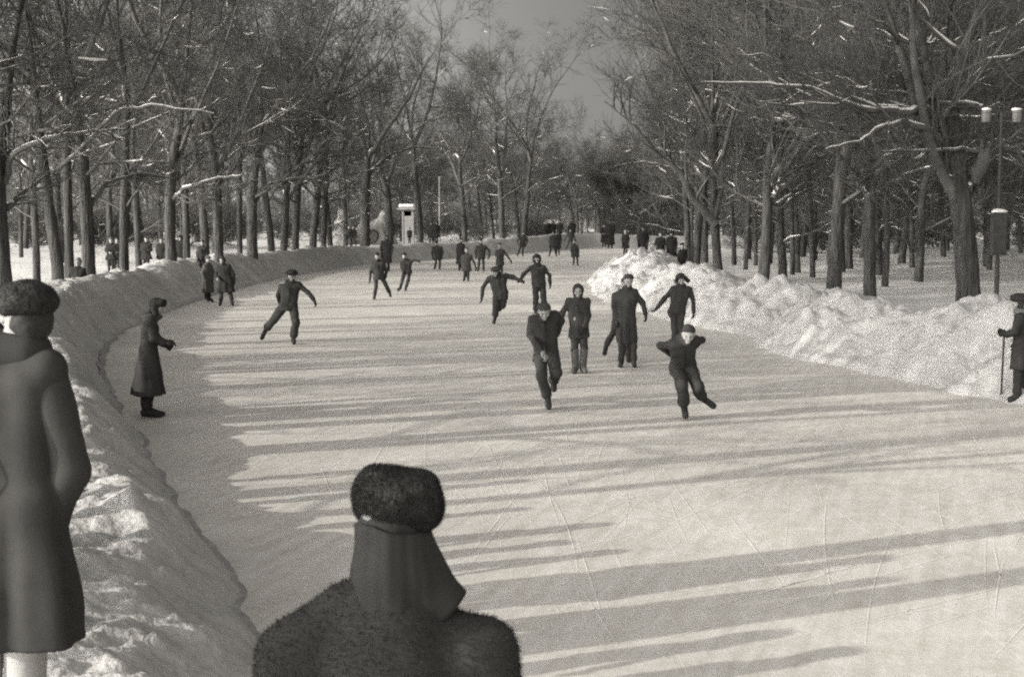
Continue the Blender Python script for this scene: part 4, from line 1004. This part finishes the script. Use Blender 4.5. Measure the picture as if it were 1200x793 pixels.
def spectator(label, px, D, z, hgt, kind='stand', hv=.09, cv_=.10, hk='knit', hemf=.36, seed=0, w=1.0, **kw):
    S = F / D; base = at(px, 300, D); pyf = CY
    # the row of the photograph in which a foot at height z stands
    lo, hi = 200.0, 3000.0
    for _ in range(60):
        mid = .5 * (lo + hi)
        if at(px, mid, D)[2] > z: lo = mid
        else: hi = mid
    py = lo; ht = hgt * S
    return person(label, (px, py), D, std(px, py, ht, D, kind, w=w, seed=seed), z0=z, group=SP_, hat=(hk, hv), coat=cv_, trousers=.09, hem=(py - ht * hemf) if hemf else None, bs=min(1.05, hgt / 1.65), skate=False, **kw)
def zl(px, D): p = at(px, 300, D); return gz(p[0], p[1])
def grnd(px, D, drop=0.0): return zl(px, D) - drop
spectator('woman in a pale headscarf and dark coat behind the left snowbank, leaning forward', 91, 38, .30, 1.42, 'stand', .34, .09, 'hood')
spectator('dark coated woman holding a pale bundle, left of a trunk behind the left snowbank', 130, 55, .72, 1.30, 'hands', .2, .085, bare=('L', 'R'))
spectator('woman in a dark coat half behind a stout trunk, beside the woman with a bundle', 137, 55.6, .70, 1.32, 'hands', .09, .08, bare=('R',))
spectator('person with hands together in front, first of a pair between trunks behind the left snowbank', 171.5, 55, .72, 1.36, 'hands', .08, .09)
spectator('person standing upright between trunks, to the right of the one with hands together', 189, 57, .72, 1.28, 'stand', .11, .085)
spectator('person partly hidden by a trunk, right of the pair behind the left snowbank', 211, 59, .72, 1.36, 'stand', .08, .085, 'ushanka')
spectator('person in a cap on top of the left snowbank, above the woman in grey', 237, 54.5, .62, 1.33, 'stand', .09, .11, 'cap', None)
spectator('walker in dark trousers on the far left snowbank, in front of slender trunks', 409, 94, .92, 1.42, 'walk', .09, .085, 'knit', .5)
spectator('second walker in a dark coat on the far left snowbank, close beside the first', 414, 95.5, .92, 1.4, 'walk', .2, .09, 'knit', .5)
spectator('small dark figure leaning against the white booth pillar', 480, 113.5, .85, 1.25, 'stand', .1, .07)
spectator('tall dark figure in an overcoat behind the far snowbank, right of the white booth', 505.5, 112, .85, 1.72, 'stand', .06, .07, 'ushanka', .25, w=1.15)
spectator('dark figure in a fur hat beside the thin white pole on the far snowbank', 511.5, 110, .85, 1.75, 'stand', .06, .06, 'ushanka', .3)
for i, (px, dd, hh, lb) in enumerate([(642, 134, 1.72, 'leftmost of four dark spectators standing on the far snowbank'), (648.5, 136, 1.65, 'spectator in a bulky coat, second from the left on the far snowbank'), (656, 133, 1.7, 'spectator with a fur hat, third from the left on the far snowbank'), (671, 135, 1.75, 'rightmost of the four dark spectators on the far snowbank')]):
    spectator(lb, px, dd, .95, hh, 'stand', .06 + .02 * i, .065 + .01 * i, 'ushanka' if i % 2 else 'knit', .28, seed=i, w=1.15)
spectator('man in a very long dark coat standing at the far tip of the right snowbank', 715, 84, 1.05, 1.7, 'stand', .07, .075, 'ushanka', .12)
spectator('second dark coated figure, just left of the man in the very long coat', 708, 90, 1.0, 1.45, 'hands', .07, .07, 'knit', .2, bare=('R',))
spectator('child in a pale cap standing behind the far tip of the right snowbank', 733, 76, .9, 1.25, 'stand', .4, .08, 'knit', .25)
spectator('broad dark figure in a long coat behind the top of the right snow pile', 753.5, 72, .8, 1.62, 'stand', .06, .065, 'ushanka', .2, w=1.15)
spectator('dark figure crouched low behind the snow pile, left of a stout trunk', 774, 68, .6, 1.55, 'hands', .07, .08, 'knit', .2)
spectator('dark figure behind the snow pile, half hidden by trunks', 787, 67, .6, 1.6, 'stand', .07, .075, 'ushanka', .2)
spectator('child in a dark hat peeping over the right snowbank beside the trunks', 799.5, 52, .75, 1.1, 'stand', .06, .07, 'knit', None)
spectator('tiny distant walker on the snow beyond the right hand trees, on the left of two', 1097.5, 190, zl(1097, 190), 1.55, 'walk', .07, .07, 'knit', .4)
spectator('tiny distant walker on the snow beyond the right hand trees, on the right of two', 1110, 188, zl(1110, 188), 1.6, 'walk', .1, .08, 'knit', .4)

# ------------------------------------------------------------------ foreground man at the left edge, seen from behind
D = 5.5
root, j = person('large man in long dark overcoat and round cap at the left edge, from behind', (16, 872), D,
  dict(hd=(33,373,.03), sL=(-46,428,.06), sR=(54,428,-.02), eL=(-78,540,.02), wL=(-62,605,-.1), eR=(82,552,.0), wR=(66,604,-.02), hR=(40,612,.0), pv=(8,590,0),
       kL=(-22,720,-.05), aL=(-22,835,0), tL=(-24,857,.16), kR=(30,720,-.03), aR=(30,835,.02), tR=(36,857,.18)),
  z0=.72, group=None, face=(.45,.9,-.05), hat=None, coat=.125, trousers=.2, hem=748, flare=.05, bs=1.08, skate=False, faceon=False, legwear=.4, h=.013, fold=.007)
hd = j['hd']
f = Field(.03); f.ell(hd + np.array([-.004, -.01, .072]), np.eye(3), np.array([.118, .13, .058])); f.ell(hd + np.array([-.004, -.01, .10]), np.eye(3), np.array([.10, .11, .05])); f.ell(hd + np.array([.0, -.005, .045]), np.eye(3), np.array([.108, .122, .045])); f.fold = .003; f.ff = 60
ho = f.obj('hat', .010, furm(.045), root)
fur_strands('fur_nap', ho, [ho], 9000, .007, .0011, furm(.045), 3, .2)
f = Field(.03); f.fold = .004; sh = .5 * (j['sL'] + j['sR']); f.cap(sh + np.array([-.10, -.02, .05]), sh + np.array([.10, -.02, .05]), .085, .085); f.cap(sh + np.array([0, 0, .05]), hd + np.array([0, -.01, -.13]), .115, .092); f.cut(hd + np.array([0, 0, -.058]), (0.12, 0, 1))
co_ = f.obj('collar', .012, cloth(.045), root)
f = Field(.03); f.ell(hd + np.array([.012, -.012, .0]), np.eye(3), np.array([.087, .10, .085])); f.ell(hd + np.array([.03, -.02, -.04]), np.eye(3), np.array([.055, .07, .06])); f.fold = .002; f.ff = 80; f.obj('hair', .008, M['hair'], root)

f = Field(.02); f.fold = .005; f.ff = 16; f.seed = 3
f.cap(j['sR'] + np.array([-.01, 0, -.02]), j['eR'], .088, .078); f.cap(j['eR'], j['wR'] + np.array([-.03, 0, 0]), .078, .068)
f.obj('sleeve', .012, cloth(.0575), root)
T_ = Tubes(); sx = .5 * (j['sL'] + j['sR']); T_.add(np.array([sx + np.array([0, -.128, -.02]), sx + np.array([0, -.142, -.25]), j['pv'] + np.array([0, -.15, 0]), j['pv'] + np.array([0, -.19, -.35])]), np.array([.004] * 4), 5)
link('back_seam', T_.mesh('back_seam', cloth(.05)), root)
# foreground man in the centre, seen from behind, fur hat and turned-up collar
D = 3.9; S = F / D
root, j = person('foreground man from behind in fur hat, fur shouldered coat and turned up collar', (452, 1150), D,
  dict(hd=(458,612,.0), sL=(352,768,0), sR=(556,768,0), eL=(312,905,0), wL=(330,1010,-.1), eR=(606,905,0), wR=(590,1010,-.1), pv=(455,960,0),
       kL=(420,1120,0), aL=(420,1290,0), tL=(415,1325,.15), kR=(490,1120,0), aR=(490,1290,0), tR=(495,1325,.15)),
  z0=.25, group=None, face=(.25,1,-.05), hat=None, coat=.11, trousers=.12, hem=1150, flare=.06, bs=1.14, skate=False, faceon=False, h=.014, fold=.004, hd_s=.98)
hd = j['hd']; sh = .5 * (j['sL'] + j['sR'])
P = lambda px, py, dy=0: at(px, py, D + dy) - np.array(root.location)
f = Field(.035); f.fold = .004; f.ff = 45
f.ell(P(464, 574), np.eye(3), np.array([.112, .125, .062])); f.ell(P(466, 592), np.eye(3), np.array([.108, .12, .052])); f.cap(P(488, 600, -.03), P(492, 600, .04), .05); f.cap(P(438, 568, -.04), P(492, 576, -.04), .052); f.cap(P(438, 592, .02), P(488, 596, .02), .055); f.cap(P(436, 572, .09), P(490, 578, .09), .05); f.cap(P(485, 578), P(495, 597), .048, .045)
ho = f.obj('hat', .010, furm(.045), root)
fur_strands('fur_nap', ho, [ho], 30000, .009, .0013, furm(.045), 4, .3)
# collar: a thick sheet turned up round the neck, its right point standing away
def collar_sheet():
    c = P(460, 660); n, k = 64, 16; zt = P(460, 611)[2]; zb = P(460, 716)[2]; V = []
    for sgn in (0, 1):
        for i in range(n):
            a = math.radians(48 - 268 * i / (n - 1))
            tip = math.exp(-((math.degrees(a) - 8) / 34) ** 2)
            for m in range(k):
                v = m / (k - 1)
                R = .104 + .018 * v ** 2 + tip * (.078 * v ** 1.3) + .004 * math.sin(a * 3 + v * 2) + .003 * math.sin(a * 7 - v * 5 + 2 * math.sin(v * 3)) + .0012 * math.sin(a * 19) + .012 * math.exp(-((v - .45) / .16) ** 2) * (1 - tip) - .015 * sgn
                z = zt + .012 * math.sin(a * 2.3 + .6) - tip * .03 + (zb - .05 + tip * .125 - zt) * v
                V.append((c[0] + R * math.cos(a), c[1] + R * math.sin(a) * 1.24 - .004, z))
    Q = []; N = n * k
    for i in range(n - 1):
        for m in range(k - 1):
            o = i * k + m; Q.append((o, o + k, o + k + 1, o + 1)); Q.append((N + o, N + o + 1, N + o + k + 1, N + o + k))
        o = i * k; Q.append((o, N + o, N + o + k, o + k)); o += k - 1; Q.append((o, o + k, N + o + k, N + o))
    for m in range(k - 1):
        Q.append((m, m + 1, N + m + 1, N + m)); o = (n - 1) * k + m; Q.append((o, N + o, N + o + 1, o + 1))
    return mesh('collar', V, Q, None, cloth(.045))
link('collar', collar_sheet(), root)
f = Field(.03); f.ell(hd + np.array([0, -.01, -.02]), np.eye(3), np.array([.09, .107, .12])); f.fold = .002; f.ff = 80; f.obj('hair', .008, M['hair'], root)
f = Field(.05); f.fold = .004; f.ff = 12
f.cap(P(372, 765), P(540, 765), .10, .10); f.cap(P(457, 734), P(455, 775), .165, .19); f.cap(P(352, 772), P(320, 850), .10, .095); f.cap(P(556, 772), P(592, 850), .10, .09); f.cap(P(575, 742), P(582, 748), .035)
f.cap(P(398, 714), P(340, 764), .07, .085); f.cap(P(505, 732), P(570, 772), .07, .085)
ys = f.obj('fur_yoke', .014, cloth(.045), root)
fur_strands('fur_nap', ys, [ys], 26000, .017, .0013, cloth(.045), 5, .5)

# ------------------------------------------------------------------ street furniture and far structures
spectator('man beside the photographer on the left snowbank, watching the ice', -45, 8.6, .68, 1.7, 'stand', .07, .1, 'ushanka')
spectator('woman in a long coat beside the photographer on the left snowbank', -70, 8.0, .68, 1.6, 'stand', .08, .1, 'knit')
spectator('unseen tall man in a bulky overcoat, added to shade the foreground man', -222, 3.34, .74, 1.9, 'stand', .07, .1, 'ushanka', w=1.1)  # stands out of view, added to keep the sun off the foreground man
for px_, D_, h_, k_, lb in ((-72, 7.2, 1.05, 'hood', 'small hooded child'), (-40, 9.6, 1.0, 'knit', 'small child in a wool cap'), (-48, 10.5, 1.15, 'hood', 'hooded child in a dark coat'), (-35, 11.4, .95, 'knit', 'smallest child, in a wool cap'), (-50, 12.6, 1.2, 'cap', 'boy in a cap'), (-38, 13.8, 1.0, 'knit', 'child in a short coat and wool cap'), (-60, 9.0, 1.1, 'hood', 'broad hooded child'), (-62, 10.0, .95, 'cap', 'small boy in a peaked cap'), (-60, 11.9, 1.1, 'knit', 'child in a long coat'), (-95, 6.7, 1.15, 'cap', 'boy in a long coat and cap')):
    spectator(lb + ' added out of view to shade the ice', px_, D_, .68, h_, 'stand', .08, .1, k_, w=1.6)  # row of children out of view, put in for ragged shadows on the ice
def lamp_post(px, D, top_py, label, box=False):
    p = at(px, 300, D); z = gz(p[0], p[1]) - .3; top = at(px, top_py, D)[2]
    root = empty('lamp_post', (p[0], p[1], z), label, 'lamp post', 'lamp posts behind the right snowbank')
    H = top - z; t = Tubes(); t.add([(0, 0, 0), (0, 0, H * .33), (0, 0, H * .34), (0, 0, H)], [.06, .055, .042, .035], 12); t.add([(-.52, 0, H - .02), (0, 0, H + .02), (.52, 0, H - .02)], [.014, .018, .014], 6)
    link('pole', t.mesh('pole', M['dark_wood']), root)
    for s in (-1, 1):
        x = s * .36
        V = []; 
        for hz, rr in ((-.24, .07), (-.22, .12), (-.02, .135), (.0, .15), (.05, .09)):
            for k in range(8): V.append((x + .82 * rr * math.cos(k * math.pi / 4 + .39), .82 * rr * math.sin(k * math.pi / 4 + .39), H + hz))
        Q = [(r_ * 8 + k, r_ * 8 + (k + 1) % 8, r_ * 8 + 8 + (k + 1) % 8, r_ * 8 + 8 + k) for r_ in range(4) for k in range(8)]
        ln = link('lantern', mesh('lantern', V, Q, None, M['lamp_paint'], smooth=False), root)
        f = Field(.02); f.ell((x, 0, H + .07), np.eye(3), np.array([.12, .12, .04])); f.fold = .01; f.ff = 20; f.obj('snow_cap', .025, M['limb_snow'], ln)
    if box:
        bz = at(px, 274, D)[2] - z; bb = box_obj('switch_box', [((0, -.03, bz), (.32, .24, 1.0), 0), ((0, -.16, bz), (.26, .02, .9), 0)], M['dark_wood'], root)
        f = Field(.02); f.ell((0, -.03, bz + .52), np.eye(3), np.array([.19, .16, .06])); f.fold = .01; f.obj('snow_cap', .025, M['limb_snow'], bb)
    return root
lamp_post(1169, 33.5, 132, 'slim lamp post with twin lanterns and a switch box, right of the massive trunk', True)
lamp_post(811, 52, 181, 'lamp post with twin snow capped lanterns among the trunks left of centre right')
# white booth pillar
def booth():
    D = 117; p = at(478.5, 285, D); z = gz(p[0], p[1]) - .2
    root = empty('booth', (p[0], p[1], z), 'tall white booth pillar with a flat snow covered cap, beside a stout dark trunk', 'booth')
    w_ = .95
    box_obj('wall', [((0, .42, 1.55), (w_, .1, 3.1), 0), ((.38, 0, 1.55), (.2, .8, 3.1), 0), ((-.42, 0, 1.55), (.12, .8, 3.1), 0), ((-.05, 0, 2.85), (.7, .78, .5), 0), ((.0, -.36, 1.5), (.62, .06, 3.0), 0)], M['pale_paint'], root)
    box_obj('doorway', [((-.335, -.37, 1.45), (.05, .06, 2.4), 0)], M['dark_wood'], root)
    rf = box_obj('roof', [((-.1, 0, 3.18), (1.55, 1.3, .14), 0), ((-.1, 0, 3.30), (1.3, 1.1, .1), 0)], M['pale_paint'], root)
    f = Field(.04); f.cap((-.6, -.2, 3.42), (.4, -.2, 3.42), .15); f.cap((-.6, .2, 3.42), (.4, .2, 3.42), .15); f.fold = .02; f.ff = 8; f.obj('snow_cap', .05, M['limb_snow'], rf)
booth()
# snow hill with an arched niche
def grotto():
    D = 121; p = at(436, 285, D); z = gz(p[0], p[1]) - .2
    root = empty('snow_grotto', (p[0], p[1], z), 'pale snow covered grotto with a round arched niche, behind trunks left of the white booth', 'snow structure')
    f = Field(.25); f.fold = .07; f.ff = 5; f.cap((-1.6, 0, .3), (1.4, 0, .3), .75); f.cap((-.9, .2, .8), (.8, .2, 1.9), .85, .6); f.cap((.7, .2, 1.5), (1.0, .2, 2.7), .5, .3); f.cap((-.8, .1, 1.2), (-.4, .1, 2.9), .5, .28)
    f.sub.append((('c', np.array([.0, -1.4, .85]), np.array([.0, .0, .85]), .62, .62), 0)); f.obj('wall', .07, M['old_snow'], root)
    f = Field(.1); f.ell((0, .02, .85), np.eye(3), np.array([.5, .12, .62])); f.obj('niche', .05, M['pale_paint'], root)
    p = at(400, 285, D - 2)
    root = empty('snow_figure', (p[0], p[1], z), 'rounded pale snow figure glimpsed between slender trunks, left of the snow grotto', 'snow figure')
    f = Field(.2); f.fold = .05; f.ff = 6; f.ell((0, 0, .7), np.eye(3), np.array([1.0, .8, .9])); f.ell((.15, 0, 1.9), np.eye(3), np.array([.7, .6, .7])); f.ell((.1, 0, 2.75), np.eye(3), np.array([.42, .4, .42])); f.obj('mound', .07, M['old_snow'], root)
grotto()
def white_pole():
    D = 111; p = at(515.3, 285, D); z = gz(p[0], p[1]) - .3; H = at(515.3, 208, D)[2] - z
    t = Tubes(); t.add([(0, 0, 0), (0, 0, H * .5), (0, 0, H)], [.075, .068, .055], 10); t.add([(-.11, 0, H), (0, 0, H + .03), (.11, 0, H)], [.05, .055, .05], 8)
    o = link('pole', t.mesh('pole', M['pale_paint']), None, (p[0], p[1], z)); tag(o, 'thin white wooden pole standing on the far snowbank, right of the white booth', 'pole')
white_pole()
def pavilion():
    D = 162; p = at(700, 275, D); z = gz(p[0], p[1]) - .1; s = D / F; base = np.array([p[0], p[1], z])
    root = empty('pavilion', base, 'low grey park pavilion with pale posts and snowy roof beyond the far bend', 'pavilion')
    X = lambda px: (px - 700) * s; Z = lambda py: at(700, py, D)[2] - z
    zt = Z(238); zb = 0
    def wall(x0, x1, z0, z1, y=0): return (((x0 + x1) / 2, y, (z0 + z1) / 2), (x1 - x0, .25, z1 - z0), 0)
    box_obj('wall', [wall(X(703), X(734), 0, zt), wall(X(734.3), X(744), 0, Z(263)), wall(X(734.3), X(744), Z(248), zt), wall(X(744.3), X(757), 0, zt), wall(X(757.3), X(767), 0, Z(263)), wall(X(757.3), X(767), Z(248), zt), wall(X(767.3), X(800), 0, zt), ((X(750), 4, zt / 2), (X(800) - X(700), .25, zt), 0), ((X(800), 2, zt / 2), (.25, 3.7, zt), 0), ((X(702.2), 2, zt / 2), (.25, 3.7, zt), 0)], M['wall_grey'], root)
    for a in (739, 762):
        wf = box_obj('window', [((X(a), .05, Z(248.2)), (.9, .16, .1), 0), ((X(a) - .42, .05, Z(255.5)), (.08, .16, Z(248.5) - Z(262.5)), 0), ((X(a) + .42, .05, Z(255.5)), (.08, .16, Z(248.5) - Z(262.5)), 0), ((X(a), .05, Z(262.8)), (.9, .2, .1), 0)], M['grey_metal'], root)
        box_obj('pane', [((X(a), .1, Z(255.5)), (.76, .03, Z(248.6) - Z(262.4)), 0)], M['grey_metal'], wf)
    rf = box_obj('roof', [((X(750), 1.8, zt + .12), (X(803) - X(699), 5.2, .22), 0)], M['wall_grey'], root)
    box_obj('snow_cover', [((X(750), 1.8, zt + .33), (X(803) - X(699) - .1, 5.1, .2), 0)], M['limb_snow'], rf)
    for a, tp in ((680, 236), (697, 240)): 
        t = Tubes(); t.add([(X(a), -.6, 0), (X(a), -.6, Z(tp))], [.13, .11], 10); link('post', t.mesh('post', M['pale_paint']), root)
    pr = box_obj('porch_roof', [((X(686), -.2, Z(237)), (X(697.5) - X(675), 1.8, .18), 0)], M['pale_paint'], root)
    f = Field(.05); f.cap((X(677.5), -.4, Z(235.2)), (X(688), -.4, Z(235.2)), .3); f.fold = .03; f.ff = 6; f.obj('snow_cover', .07, M['limb_snow'], pr)
    box_obj('step', [((X(690), -.9 - .4 * k, .16 * (3 - k) / 2 + .0), (X(700) - X(682), .4, .16 * (3 - k)), 0) for k in range(3)], M['wall_grey'], root)
    V = []; prof = [(.02, 1.15), (.24, 1.16), (.24, 1.4), (.14, 1.45), (.18, 1.8), (.32, 2.2), (.34, 2.35), (.2, 2.4), (.3, 2.6), (.02, 2.7)]
    for rr, hz in prof:
        for k in range(10): V.append((X(688) + rr * math.cos(k * .6283), .6 + rr * math.sin(k * .6283), hz - .4))
    link('vase', mesh('vase', V, [(r_ * 10 + k, r_ * 10 + (k + 1) % 10, r_ * 10 + 10 + (k + 1) % 10, r_ * 10 + 10 + k) for r_ in range(len(prof) - 1) for k in range(10)], None, M['pale_paint']), root)
    box_obj('parapet', [((X(688), .6, .42), (1.6, .3, .84), 0)], M['wall_grey'], root)
pavilion()
